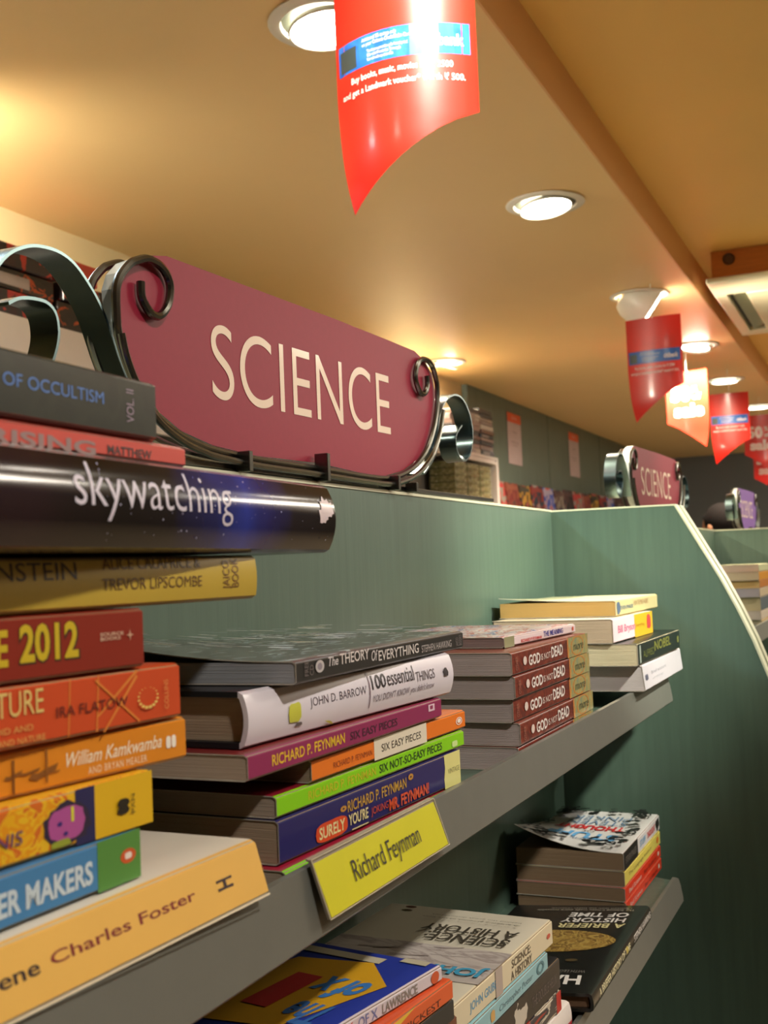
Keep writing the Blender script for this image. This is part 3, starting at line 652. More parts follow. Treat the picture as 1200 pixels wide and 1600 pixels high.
b = Book('feynthin', 'thin white paperback with red and blue lettering lying on the brown stack', blotch('redwhiteblue_cover_print', [(226, 214, 220), (236, 226, 226), (200, 80, 80), (226, 218, 226), (60, 80, 170)], 40, .3, .5, stretch=(1, 2.5, 1)), (232, 214, 214), (150, 132, 128), group=G)
b.spine(RECT, (0, 0, .12, 1), (150, 150, 110), 'colour_band')
b.text('RICHARD P FEYNMAN', (0.204, 0.193, 0.482, 0.514), (206, 60, 60), .02)
b.text('THE MEANING', (0.508, 0.289, 0.799, 0.855), (60, 60, 150), .02)
b.spine(disc2d(10), (.94, .3, .97, .75), (206, 90, 70), 'emblem')
# ---- end stack by the end panel
cp = (214, 200, 160)
b = Book('white', 'white paperback resting over the shelf lip, lowest beside the end panel', (214, 208, 212), (212, 206, 212), (208, 198, 196), group=G, skew=.1)
b.text('Brief account', (0.18, 0.519, 0.554, 0.652), (150, 150, 160))
b.text('of things', (0.189, 0.284, 0.458, 0.383), (170, 170, 176))
b.spine(blob2d(), (0.032, 0.378, 0.098, 0.616), (90, 90, 110), 'emblem')
b = Book('nobel', 'black ALFRED NOBEL paperback with olive lettering, over the white one', (22, 30, 26), (26, 34, 30), (214, 202, 168), group=G)
b.text('ALFRED', (0.107, 0.279, 0.351, 0.602), (98, 104, 44))
b.text('NOBEL', (0.359, 0.392, 0.753, 0.864), (124, 126, 50), .02)
b.spine(RECT, (.03, .1, .06, .9), (150, 160, 150), 'cover_print')
b.spine(blob2d(), (.92, .35, .97, .7), (120, 124, 60), 'emblem')
b = Book('bryson', 'pink and yellow Bill Bryson paperback', (220, 200, 170), (232, 206, 210), (198, 176, 150), group=G)
q = (0.511, 0.169, 1.022, 0.811)
b.spine(RECT, (q[0], 0, 1, 1), (222, 176, 24), 'colour_band')
b.text('Bill Bryson', (0.109, 0.278, 0.527, 0.687), (206, 110, 140), .02)
b.text('Everything', (q[0]+.03, .38, q[0]+.26, .6), (176, 130, 20))
b.spine(blob2d(14, .3, 4, .7), (.82, .2, .95, .9), (200, 60, 60), 'illustration')
b = Book('pinker', 'curled cream STEVEN PINKER paperback topmost beside the end panel', (190, 190, 150), (206, 194, 140), (178, 146, 88), group=G)
b.text('STEVEN PINKER', (0.063, 0.364, 0.381, 0.611), (60, 96, 120), .02)
b.text('HOW THE MIND WORKS', (0.393, 0.479, 0.749, 0.817), (176, 130, 90))
b.spine(blob2d(12, .3), (.01, .1, .10, .95), (84, 104, 130), 'illustration')

# ================================================================ lower shelf
G2 = 'science books lying on the lower shelf'
b = Book('hawk', 'black hardcover A BRIEFER HISTORY OF TIME with golden planet, lying alone on lower shelf', (26, 26, 24), (30, 30, 26), (120, 92, 70), hard=True, bulge=.0015, gloss=.7, group=G2, roll=-.072)
b.text('A BRIEFER HISTORY OF TIME', (0.086, 0.28, 0.587, 0.72), (222, 214, 170), .02)
b.text('STEPHEN HAWKING', (0.659, 0.28, 0.985, 0.72), (220, 214, 206), .02)
b.spine(disc2d(10), (.515, .3, .545, .75), (196, 176, 70), 'emblem')
b.toptext('HAWKING', (.075, .165, .10, .9), (226, 222, 214), .03, -.2)
b.toptext('WITH LEONARD MLODINOW', (.19, .215, .12, .6), (130, 126, 116))
b.top(disc2d(30), (.40, .66, .06, .95), (150, 122, 60), 'planet', m=blotch('planet_print', [(150, 118, 56), (176, 148, 76), (120, 92, 46), (160, 130, 66)], 60, .4, .4, distort=2))
b.top(disc2d(16), (.26, .33, .42, .6), (186, 174, 70), 'planet')
b.top(disc2d(12), (.30, .33, .22, .30), (80, 66, 40), 'planet')
b.toptext('A BRIEFER', (.69, .745, .07, .55), (216, 206, 150), .02)
b.toptext('HISTORY', (.76, .815, .09, .55), (226, 222, 214), .02)
b.toptext('OF TIME', (.83, .885, .09, .52), (226, 222, 214), .02)
b.toptext('The Science Classic made more accessible', (.91, .93, .07, .8), (170, 166, 150))
b.toptext('Updated with the latest research', (.94, .955, .1, .7), (170, 166, 150))
pk = (140, 116, 90)
b = Book('red0', 'scarlet paperback, bottom one of the pair under the yellow spine', (206, 50, 26), (218, 56, 28), pk, group=G2)
b.text('Bad Science', (.1, .3, .42, .62), (236, 200, 190)); b.text('Ben Goldacre', (.5, .3, .86, .6), (120, 20, 16)); b.spine(blob2d(), (.9, .35, .94, .7), (240, 220, 200), 'emblem')
b = Book('red1', 'scarlet paperback, upper one of the pair under the yellow spine', (206, 50, 26), (218, 56, 28), pk, group=G2)
b.text('Bad Science', (.1, .3, .42, .62), (240, 214, 200)); b.text('Ben Goldacre', (.5, .3, .86, .6), (120, 20, 16)); b.spine(blob2d(), (.9, .35, .94, .7), (240, 220, 200), 'emblem')
b = Book('yellow', 'yellow-spined paperback between the scarlet pair and the black-and-white cover', (220, 200, 90), (222, 206, 96), pk, group=G2)
b.text('The Language Instinct', (.1, .35, .72, .65), (120, 110, 60)); b.spine(disc2d(), (.88, .3, .95, .75), (216, 120, 40), 'emblem')
b = Book('stuff', 'white paperback THE STUFF OF THOUGHT edged with black squiggles, topmost', (206, 202, 196), (214, 208, 206), pk, group=G2)
b.spine(RECT, (0, 0, .36, 1), (28, 26, 26), 'colour_band')
b.text('STEVEN PINKER', (.04, .3, .32, .68), (120, 112, 104))
b.text('STUFF', (.42, .3, .58, .7), (120, 170, 206), .02); b.text('THOUGHT', (.62, .3, .86, .7), (206, 50, 50), .02)
b.spine(blob2d(12, .4, 3), (.88, .1, .99, .95), (28, 26, 26), 'illustration')
b.toptext('THE', (.175, .21, .40, .56), (90, 120, 150))
b.toptext('STUFF', (.22, .37, .17, .80), (96, 160, 206), .03)
b.toptext('OF', (.39, .43, .42, .54), (90, 80, 80))
b.toptext('THOUGHT', (.45, .57, .17, .83), (196, 34, 34), .04)
b.toptext('STEVEN', (.60, .71, .20, .78), (100, 130, 160)); b.toptext('PINKER', (.73, .84, .20, .78), (100, 130, 160))
rnd = random.Random(4)
for k in range(74):
    side = k % 4; a = rnd.random()
    s0, w0 = [(a*.93+.02, .02+rnd.random()*.08), (a*.93+.02, .86+rnd.random()*.08), (.02+rnd.random()*.11, a*.88+.03), (.87+rnd.random()*.08, a*.88+.03)][side]
    g = [blob2d(10, .55, k, .9), dark_stroke2d(), ring2d(9, .55)][k % 3]
    b.top(g, (s0, min(.985, s0+.04+.06*rnd.random()), w0, min(.985, w0+.06+.08*rnd.random())), (24, 22, 22), 'squiggle')
b = Book('redwhite', 'hardcover with white and crimson spine, lowest under SCIENCE: A HISTORY', (226, 216, 206), (226, 216, 208), (150, 130, 110), hard=True, bulge=.002, group=G2)
b.spine(RECT, (0, 0, 1, .42), (190, 30, 46), 'colour_band')
b.spine(disc2d(), (.93, .12, .96, .36), (220, 190, 60), 'emblem')
b = Book('multi', 'red and black striped paperback above the crimson hardcover', (150, 40, 34), blotch('stripe_print', [(160, 40, 34), (34, 34, 50), (190, 180, 160), (60, 56, 60)], 20, .4, .3, stretch=(1, 1, 6)), pk, group=G2)
b.spine(RECT, (.95, 0, 1, 1), (186, 36, 34), 'colour_band')
b = Book('dark', 'black paperback with pale portrait on the spine, below the turquoise one', (30, 28, 30), (32, 30, 32), pk, group=G2)
b.spine(blob2d(20, .25, 3, .8), (.52, .02, .66, .9), (196, 186, 170), 'portrait'); b.spine(blob2d(16, .4, 3, .8), (.55, .55, .66, .98), (36, 32, 32), 'portrait_hair')
b.text('THE DOUBLE HELIX', (.70, .3, .96, .6), (96, 84, 84), 0, .1)
b = Book('blue2', 'turquoise-spined paperback directly under SCIENCE: A HISTORY', (140, 180, 186), (140, 184, 190), pk, group=G2)
b.text('MAPPING', (.12, .25, .36, .6), (190, 110, 140)); b.text('Christopher Potter', (.52, .25, .84, .65), (90, 120, 130), 0, .15); b.spine(blob2d(12, .3, 7), (.44, .2, .48, .8), (206, 160, 90), 'emblem')
b.spine(ring2d(12, .6), (.88, .2, .96, .85), (70, 120, 130), 'emblem')
b = Book('hist', 'cream paperback SCIENCE: A HISTORY with engraved landscape cover, topmost of its stack', (198, 190, 170), (216, 202, 170), (160, 140, 110), group=G2)
b.text('JOHN GRIBBIN', (0.23, 0.26, 0.494, 0.66), (96, 150, 180), .02)
b.text('SCIENCE:', (0.588, 0.52, 0.77, 0.84), (90, 80, 66), .02)
b.text('A HISTORY', (0.577, 0.12, 0.779, 0.44), (90, 80, 66), .02)
b.spine(disc2d(12), (0.936, 0.394, 0.974, 0.595), (196, 80, 60), 'emblem')
b.spine(RECT, (.44, 0, .50, 1), (176, 160, 150), 'colour_band')
b.top(RECT, (.30, .60, .0, 1), None, 'landscape_picture', m=blotch('engraving_print', [(186, 176, 168), (176, 166, 158), (188, 178, 170), (150, 138, 132), (184, 174, 166)], 14, .5, .2, stretch=(2.2, .8, 1), distort=3, const=False))
for k in range(14):
    a = rnd.random()*.8+.05; q0 = .33+.24*rnd.random(); b.top(([(0, 0), (.4, .5), (1, .7), (1, .85), (.35, .65), (0, .2)], [(0, 1, 2, 3, 4, 5)]), (q0, q0+.02+.03*rnd.random(), a*.7+.05, a*.7+.15+.15*rnd.random()), (142, 128, 122), 'engraved_line')
b.top(blob2d(16, .6, 5, .9), (.36, .42, .38, .50), (96, 82, 76), 'engraved_tree')
b.toptext('JOHN GRIBBIN', (0.344, 0.434, 0.013, 0.92), (66, 150, 184), .04)
b.toptext('author of In Search', (.10, .12, .1, .45), (110, 104, 90))
b.toptext('SCIENCE:', (.64, .715, .07, .55), (64, 58, 48), .02); b.toptext('A HISTORY', (.73, .80, .07, .62), (64, 58, 48), .02)
b.toptext('A gripping account of the lives', (.86, .875, .12, .7), (96, 90, 76)); b.toptext('behind the great discoveries', (.89, .905, .12, .66), (96, 90, 76))
b.top(disc2d(12), (.935, .965, .80, .87), (90, 50, 30), 'emblem')
# ---- stack cut by the lower edge of the frame
b = Book('low0', 'thick grey-brown book, lowest under the blue and yellow cover', (90, 80, 70), (70, 60, 56), pk, group=G2)
b = Book('low1', 'thick green-grey book, second from the floor of the lower shelf stack', (70, 84, 80), (56, 70, 66), pk, group=G2)
b = Book('low2', 'thick brown book under the small black one', (96, 60, 44), (110, 60, 40), pk, group=G2)
b = Book('darkj', 'black paperback below the orange one, cut by the frame edge', (34, 36, 40), (38, 42, 44), pk, group=G2)
b.text('ALBERT', (.6, .3, .8, .7), (150, 90, 60))
b = Book('orangej', 'orange paperback with yellow flare below the blue and yellow cover', (206, 80, 40), (222, 96, 48), pk, group=G2)
b.spine(([(0, 0), (.6, .2), (1, 1), (.5, .8)], [(0, 1, 2, 3)]), (.56, .55, .80, .99), (230, 190, 60), 'cover_print')
b.text('SURVIVAL OF THE SICKEST', (.30, .18, .93, .50), (80, 30, 20))
b = Book('joy', 'blue paperback with yellow patch and pale stripes, topmost by the lower frame edge', (40, 56, 150), (214, 202, 206), pk, group=G2)
b.text('THE JOY', (.45, .2, .60, .8), (206, 60, 50), .02); b.text('OF X', (.62, .2, .70, .8), (110, 120, 170), .01); b.text('LAWRENCE', (.72, .2, .88, .8), (140, 130, 120), .02)
b.spine(disc2d(14), (.945, .12, .985, .9), (206, 90, 50), 'emblem')
b.top(([(0, .25), (.2, .9), (.75, 1), (1, .7), (.8, .1), (.3, 0)], [(0, 1, 2, 3, 4, 5)]), (.42, .93, .08, .92), (214, 160, 30), 'cover_print')
b.top(RECT, (.93, .97, .30, .95), (196, 186, 160), 'cover_stripe'); b.top(RECT, (.40, .44, .02, .26), (196, 186, 160), 'cover_stripe'); b.top(RECT, (.97, 1., .06, .22), (196, 186, 160), 'cover_stripe')
b.toptext('The', (.50, .63, .12, .34), (60, 110, 180), .03, .2); b.toptext('of x', (.66, .80, .14, .42), (60, 120, 190), .04, .2)
b.top(RECT, (.55, .78, .44, .60), (186, 44, 44), 'cover_print')
# ---- stack on the second bookcase
z = [-.574, -.535, -.46, -.341, -.264, -.197, -.123, -.057]
cl = [(200, 170, 120), (206, 190, 170), (90, 96, 104), (190, 170, 140), (176, 104, 30), (196, 130, 20), (190, 190, 150)]
pc = [(210, 196, 170), (214, 200, 190), (200, 186, 150), (186, 178, 186), (222, 190, 130), (216, 196, 164), (206, 188, 170)]
nm = ['thin cream', 'white', 'thick grey-spined', 'pale mauve-edged', 'brown-spined', 'ochre-spined', 'olive-cream']
for i in range(7):
    BK['u%d' % i] = (11.10, 1.07, z[i], 0, .83+.02*(i % 2), z[i+1]-z[i], .5)
    Book('u%d' % i, nm[i]+' book, number %s from the bottom of the far stack on the second bookcase' % ['one', 'two', 'three', 'four', 'five', 'six', 'seven'][i], cl[i], cl[i], pc[i], group='books stacked on the second bookcase')

# ================================================================ downlights
M_bulb = mat('lamp_glow', (255, 244, 225), .5, emit=38, var=0)
M_trim = mat('white_lamp_metal', (226, 222, 210), .35, var=.02)
M_cav = mat('lamp_cavity', (70, 74, 60), .5)
def lathe(name, prof, m, parent, n=32, mtx=None):
    vs = []; fs = []
    for i in range(n):
        a = 2*math.pi*i/n
        for r, z in prof:
            v = Vector((r*math.cos(a), r*math.sin(a), z)); vs.append(mtx @ v if mtx else v)
    k = len(prof)
    for i in range(n):
        for j in range(k-1):
            fs.append((i*k+j, ((i+1) % n)*k+j, ((i+1) % n)*k+j+1, i*k+j+1))
    return mesh(name, vs, fs, m, parent, smooth=True)
def downlight(x, y, zc, label, aim=(0, 0, -1), power=150, col=(1, .84, .62), angle=120, out=False, group='recessed ceiling downlights'):
    t = empty('downlight', Wp(x, y, zc), label, 'ceiling light', group)
    lathe('trim_ring', [(.072, -.0005), (.0915, -.0015), (.093, -.004), (.088, -.0065), (.074, -.007), (.072, -.0005)], M_trim, t)
    q = Vector(aim).normalized().to_track_quat('-Z', 'Y').to_matrix().to_4x4()
    d = .0 if not out else .020
    mt = Matrix.Translation((0, 0, -.004-d)) @ q
    if out:
        lathe('lamp_housing', [(.03, .060), (.052, .052), (.066, .030), (.074, -.018), (.077, -.042), (.074, -.043), (.072, -.040)], M_trim, t, mtx=mt)
        lathe('lamp_glass', [(.0001, -.050), (.05, -.0485), (.072, -.042)], M_bulb, t, mtx=mt)
    else:
        lathe('cavity', [(.0001, -.0012), (.072, -.0012)], M_cav, t)
        lathe('lamp_housing', [(.058, -.002), (.063, -.010), (.060, -.012), (.056, -.006)], M_trim, t, mtx=mt)
        lathe('lamp_glass', [(.0001, -.0085), (.03, -.009), (.057, -.0075)], M_bulb, t, mtx=mt)
    l = bpy.data.lights.new('lamp_light', 'SPOT'); l.energy = power; l.color = col; l.spot_size = math.radians(angle)
    l.spot_blend = .7; l.shadow_soft_size = .05
    o = bpy.data.objects.new('lamp_light', l); C.objects.link(o); o.parent = t
    o.location = Vector((0, 0, -.02-d))+Vector(aim).normalized()*(.05 if out else .012)
    o.rotation_euler = Vector(aim).to_track_quat('-Z', 'Y').to_euler()
    return t
downlight(2.3, 3.1, 3.7, 'recessed downlight over the sign, above the frame', power=8)
downlight(6.75, 3.26, 3.7, 'round recessed downlight half hidden by the big red pennant', aim=(0, -.1, -1))
downlight(11.25, 3.05, 3.7, 'round glaring recessed downlight between the big pennant and the tilted lamp', aim=(-.05, -.12, -1))
downlight(15.85, 3.03, 3.7, 'tilted white gimbal spotlight hanging out of the ceiling above a red pennant', aim=(.29, -.8, -.6), out=True)
downlight(20.2, 2.95, 3.7, 'glaring downlight just above the glowing orange pennant', aim=(.5, .25, -1), power=210)
downlight(24.4, 3.0, 3.7, 'glaring downlight above the fourth pennant')
downlight(29.2, 2.85, 3.7, 'small far downlight behind the hanging pennants')
downlight(34, 2.9, 3.7, 'smallest farthest downlight in the row over the bookcases')
# wall washers over the white shelving; the near one is unseen, added to brighten it
for x, y, lb in ((5.6, 7.0, 'unseen downlight added beyond the frame edge to brighten the white shelving'), (19.0, 7.15, 'bright wall-washing downlight over the end of the white shelving')):
    downlight(x, y, 3.7, lb, aim=(0, .35, -1) if x > 10 else (1, .12, -.42), power=130 if x < 10 else 80, col=(1, .93, .74), angle=165, group='wall washing downlights')
for (x, y), lb in zip(AISLE, ('aisle downlight beside the camera', 'aisle downlight aimed at the corner of the end panel', 'aisle downlight above the lone black hardcover', 'aisle downlight over the second bookcase', 'aisle downlight over the farther bookcase')):
    t = empty('downlight', Wp(x, y, 4.13), lb, 'ceiling light', 'aisle downlights')
    lathe('trim_ring', [(.072, -.0005), (.0915, -.0015), (.093, -.004), (.088, -.0065), (.074, -.007), (.072, -.0005)], M_trim, t)
    lathe('lamp_glass', [(.0001, -.004), (.072, -.004)], M_bulb, t)
# unseen area lamps added along the aisle; their floor bounce brightens the upper ceiling
for x, y in ((11, -6), (18, -5), (26, -5), (36, -4)):
    l = bpy.data.lights.new('aisle_fill_light', 'AREA'); l.energy = 34; l.size = .5; l.color = (1, .9, .74)
    o = bpy.data.objects.new('aisle_fill_light', l); C.objects.link(o); o.location = Wp(x, y, 4.05)

downlight(3.3, 5.0, 3.7, 'cool white downlight over the space behind the big sign', power=60, col=(.55, .82, 1), angle=150, group='wall washing downlights')
downlight(4.1, 1.35, 4.13, 'downlight in the upper ceiling shining on the big red pennant', aim=(1.35, .62, -.95), power=130, col=(1, .93, .8), angle=50, group='aisle downlights')
# ================================================================ pennants
PW = .74*U
PT, PC = 1.38, .92
def pxl(v): return .09*((v-.7)/(PT-.7))**1.6 if v > .7 else 0.
def pxr(v): return 1. if v < PC else max(.091, 1-.91*((v-PC)/(PT-PC))**.84)
M_red = mat('red_pennant_card', (206, 44, 28), .35, coat=.35, var=.02, trans=.35)
M_band = blotch('blue_band_print', [(24, 70, 150), (30, 84, 160), (40, 96, 170), (26, 74, 150)], 12, .3, .6, const=False)
def pennant(x, y, ztop, rz, label, curl=.1, zc=3.7, wide=1.):
    PW = .74*U*wide
    t = empty('sale_pennant', Wp(x, y, ztop), label, 'pennant', 'red sale pennants on strings', rz)
    def fn(u, v, e=0.):     # u across 0..1, v down in units
        c = (u-.5); yy = curl*(c*c*2-.1)*PW*2 + max(0, v-1.05)**2*.6*U
        nx = -curl*4*c*2/2; n = Vector((nx, -1, 0)).normalized()
        return Vector((c*PW, yy, -v*U))+n*e*-1*-1
    nr, nc = 30, 12; vs = []; fs = []
    for e in (0.0, -.0003):
        for j in range(nr+1):
            v = PT*j/nr
            a, b_ = pxl(v), pxr(v)
            if b_ < a: b_ = a
            for i in range(nc+1): vs.append(fn(a+(b_-a)*i/nc, v, e))
    K = (nr+1)*(nc+1)
    for j in range(nr):
        for i in range(nc):
            p = j*(nc+1)+i; fs.append((p, p+nc+1, p+nc+2, p+1)); fs.append((K+p, K+p+1, K+p+nc+2, K+p+nc+1))
    for j in range(nr):
        for i in (0, nc):
            p = j*(nc+1)+i; fs.append((p, p+nc+1, K+p+nc+1, K+p))
    for i in range(nc): p = i; fs.append((p, p+1, K+p+1, K+p))
    mesh('card', vs, fs, M_red, t, smooth=True)
    def lay(name, g, b, m, e, cuts=(('u', 10),), back=False):
        def f(u, v):
            uu = b[0]+(b[2]-b[0])*u
            return fn(1-uu if back else uu, b[3]+(b[1]-b[3])*v, -e if back else e)
        return mapped(name, g, f, m, t, cuts)
    wht = mat('white_print', (240, 226, 220), .4, coat=.4, trans=.3)
    lay('blue_band', RECT, (.03, .44, .965, .61), M_band, .0004)
    lay('band_picture', RECT, (.05, .475, .19, .595), mat('dark_photo_print', (44, 52, 50), .4), .0006)
    lay('lettering', text2d('Additional 5% savings only\non your Citibank Credit/Debit Card'), (.24, .455, .60, .51), wht, .0006)
    lay('lettering', text2d('This discount promotion is for limited period.\nOffer valid till stocks last. Terms apply.\nNot valid with any other offer.'), (.28, .525, .58, .595), wht, .0006)
    lay('band_emblem', text2d('citibank', .03), (.68, .50, .93, .565), wht, .0006)
    lay('lettering', text2d('Buy books, music, movies for ₹ 2500', .015), (.14, .645, .86, .695), wht, .0004)
    lay('lettering', text2d('and get a Landmark voucher* worth ₹ 500.', .015), (.06, .715, .93, .765), wht, .0004)
    lay('lettering', text2d('50', .05), (.10, .26, .56, .54), wht, .0006, back=True)
    lay('lettering', text2d('%\noff', .03), (.60, .28, .82, .52), wht, .0006, back=True)
    lay('lettering', text2d('sale', .05), (.16, .58, .88, .82), wht, .0006, back=True)
    M_str = mat('white_string', (230, 226, 214), .5)
    k = (zc-ztop)*U
    tube('string', [fn(.5, .02), fn(.5, .02)+Vector((.004, 0, .02)), Vector((.0, 0, k))], .0012, M_str, t, 6)
    return t
F = -math.pi/2
pennant(5.6, 2.29, 3.37, F+.10, 'largest red pennant with blue band, hanging nearest in front of a downlight', .20, 3.7, 1.09)
pennant(15.3, 2.77, 3.25, F-.08, 'red pennant with blue band hanging under the tilted lamp', .06)
pennant(20.75, 3.2, 3.36, F+math.pi-.1, 'brightly lit orange-glowing pennant with 50% off sale in white', .10)
pennant(23.2, 2.80, 3.24, F+.05, 'red pennant with blue band, third of those facing the camera', .06)
pennant(27.6, 2.66, 3.28, F+math.pi, 'dark red pennant with 0% off sale lettering behind the fourth pennant', .06)
pennant(32.6, 3.0, 3.05, F+math.pi, 'deep red pennant hanging low, farthest and cut by the frame', .06)

# ================================================================ air conditioner
ac = empty('air_conditioner', Wp(17.7, .1, 3.7), 'white cassette air conditioner under a wooden collar in the upper ceiling', 'air conditioner')
def acb(name, a, b_, m, bev=.0, par=None):
    o = box_o(name, Wp(*a)-ac.location, Wp(*b_)-ac.location, m, ac, bev); return o
M_ac = mat('ivory_plastic', (226, 222, 190), .35, var=.02)
acb('collar', (15.78, -1.75, 3.76), (19.6, 2.03, 4.125), mat('orange_wood_collar', (196, 120, 48), .45, var=.12, scale=14, stretch=(1, 1, 8)))
acb('frame_bar', (15.7, -1.85, 3.68), (16.5, 2.1, 3.76), M_ac, .004)
acb('frame_bar', (19.35, -1.85, 3.68), (19.72, 2.1, 3.76), M_ac, .004)
acb('frame_bar', (16.5, 1.93, 3.68), (19.35, 2.1, 3.76), M_ac, .003)
acb('frame_bar', (16.5, -1.85, 3.68), (19.35, -1.68, 3.76), M_ac, .003)
acb('intake_panel', (16.5, -1.45, 3.675), (19.35, 1.68, 3.76), M_ac, .004)
acb('slot_back', (16.5, 1.68, 3.75), (19.35, 1.93, 3.765), mat('dark_slot', (50, 54, 44), .6))
for k in range(1): 
    v = [Wp(16.6, 1.70, 3.75), Wp(19.25, 1.70, 3.75), Wp(19.25, 1.86, 3.69), Wp(16.6, 1.86, 3.69)]
    v = [q-ac.location for q in v]; mesh('louvre', v+[q+Vector((0, 0, .004)) for q in v], [(3, 2, 1, 0), (4, 5, 6, 7), (0, 1, 5, 4), (1, 2, 6, 5), (2, 3, 7, 6), (3, 0, 4, 7)], mat('grey_louvre', (150, 156, 130), .35), ac)
lathe('collar_screw', [(.0001, 0), (.012, 0), (.014, .002), (.0165, 0), (.018, .003), (.0185, 0)], mat('dark_screw', (90, 60, 36), .5), ac, 18, Matrix.Translation(Wp(15.77, 1.80, 4.0)-ac.location) @ Matrix.Rotation(-math.pi/2, 4, 'Y'))

# ================================================================ white shelving by the side wall
def wall_unit(x0, x1, ztop, zf0, label, front=6.98):
    t = empty('white_shelving', Wp((x0+x1)/2, 7.3, ZF), label, 'shelving', 'white wall shelving')
    def ch(nm, a, b_, m=M_white, bev=0): return box_o(nm, Wp(*a)-t.location, Wp(*b_)-t.location, m, t, bev)
    ch('side_panel', (x0, front, ZF), (x0+.12, 7.72, ztop)); ch('side_panel', (x1-.12, front, ZF), (x1, 7.72, ztop))
    ch('back_board', (x0+.12, 7.66, ZF), (x1-.12, 7.72, ztop-.1), mat('grey_back_board', (120, 116, 110), .6))
    ch('shelf', (x0+.12, front+.02, ztop-.09), (x1-.12, 7.66, ztop))
    ch('fascia', (x0+.12, front, zf0), (x1-.12, front+.06, (ztop+zf0)/2-.02)); ch('fascia', (x0+.12, front, (ztop+zf0)/2+.02), (x1-.12, front+.06, ztop))
    for zz in (zf0-.9, zf0-1.9, zf0-3, zf0-4.2):
        ch('shelf', (x0+.12, front+.04, zz), (x1-.12, 7.66, zz+.08))
    return t
wall_unit(3.5, 14.8, 2.40, 1.55, 'tall white wall shelving with deep fascia beyond the scrolled metal strip')
wall_unit(14.9, 21.35, 2.14, 2.0, 'white wall shelving with magazines on top and discs below, beside the green boards')
# boxes and magazines on the top board
rnd = random.Random(11)
bxcol = [(26, 24, 26), (40, 34, 36), (160, 60, 40), (30, 30, 40), (70, 40, 36), (24, 26, 30)]
def flat_box(x, y, z, l, w_, h, m, label, cat, group, rz=0., name='disc_case', band=None):
    t = empty(name, Wp(x, y, z), label, cat, group, rz)
    box_o('case', (0, 0, 0), (l*U, w_*U, h*U), m, t, .002)
    if band: box_o('spine_label', (l*U*.12, -.0006, h*U*.2), (l*U*.62, .0, h*U*.75), band, t)
    return t
M_disc = blotch('dark_orange_artwork', [(26, 22, 24), (34, 28, 28), (26, 24, 26), (170, 70, 30), (60, 50, 48)], 14, .35, .6, stretch=(1, 1, 2))
M_disc2 = blotch('dark_red_artwork', [(40, 20, 24), (30, 26, 30), (150, 40, 34), (30, 28, 34)], 12, .35, .6)
lb = mat('pale_spine_label', (150, 140, 140), .5)
posn = ['lowest', 'second', 'third', 'fourth', 'topmost']
for j, (xa, hs) in enumerate(((6.6, (.22, .24, .2)), (7.55, (.24, .20, .22)), (8.5, (.28, .2)), (9.5, (.2, .2)), (10.5, (.3,)))):
    zz = 2.405
    for i, h in enumerate(hs):
        flat_box(xa+.08*rnd.random(), 7.0+.05*rnd.random(), zz, .86, .6, h-.012, (M_disc, M_disc2)[(i+j) % 2], '%s dark boxed set with orange artwork, pile %s along the white shelving' % (posn[i], ['one', 'two', 'three', 'four', 'five'][j]), 'boxed set', 'dark boxed sets on the white shelving', band=lb if i % 2 else None, name='boxed_set')
        zz += h
flat_box(8.55, 6.99, 2.89, .5, .5, .2, mat('red_white_case', (196, 60, 50), .4, coat=.5), 'red case lying on the dark boxed sets', 'boxed set', 'dark boxed sets on the white shelving', name='boxed_set')
# magazine piles at the far end
cols = [(150, 130, 130), (60, 60, 70), (176, 160, 150), (40, 46, 60), (190, 186, 186), (120, 90, 80), (80, 90, 120)]
OR2 = ['bottom', 'second', 'third', 'fourth', 'fifth', 'sixth', 'seventh', 'eighth', 'ninth', 'tenth', 'eleventh', 'twelfth', 'thirteenth', 'fourteenth', 'fifteenth', 'sixteenth', 'seventeenth', 'eighteenth']
CW2 = ['inside the large sign\'s metal ring', 'just past the large sign\'s ring', 'at the green boards\' edge']
for j in range(3):
    zz = 2.145; i = 0; x = 18.95+.79*j; top = [2.8, 2.95, 3.05][j]
    while zz < top:
        h = .06+.06*rnd.random(); c = cols[rnd.randrange(7)]
        flat_box(x+.04*rnd.random(), 7.02+.04*rnd.random(), zz, .74, .55, h-.006, mat('magazine_%d%d%d' % c, c, .4, coat=.3), 'flat magazine, %s from below in pile %s' % (OR2[i], CW2[j]), 'magazine', 'magazines piled on the white shelving', name='magazine', band=lb if rnd.random() < .4 else None)
        zz += h; i += 1
# discs in the compartment under the board
M_cd = blotch('disc_spines', [(104, 106, 70), (150, 150, 96), (84, 84, 60), (206, 204, 160), (110, 112, 74)], 30, .25, 1., stretch=(1, 1, 9))
ORD = ['bottom', 'second', 'third', 'fourth', 'fifth', 'sixth', 'seventh', 'eighth', 'ninth', 'tenth', 'eleventh', 'twelfth', 'thirteenth', 'fourteenth', 'fifteenth', 'sixteenth', 'seventeenth', 'eighteenth', 'nineteenth', 'twentieth']
CW = ['beside the white upright', 'in the middle pile', 'nearest the large sign']
for j in range(3):
    for i in range(6):
        flat_box(20.45-.68*j, 7.05, 1.185+.128*i, .62, .5, .122, M_cd, 'olive-grey disc case, %s from below %s' % (ORD[i], CW[j]), 'disc case', 'disc cases under the white board')
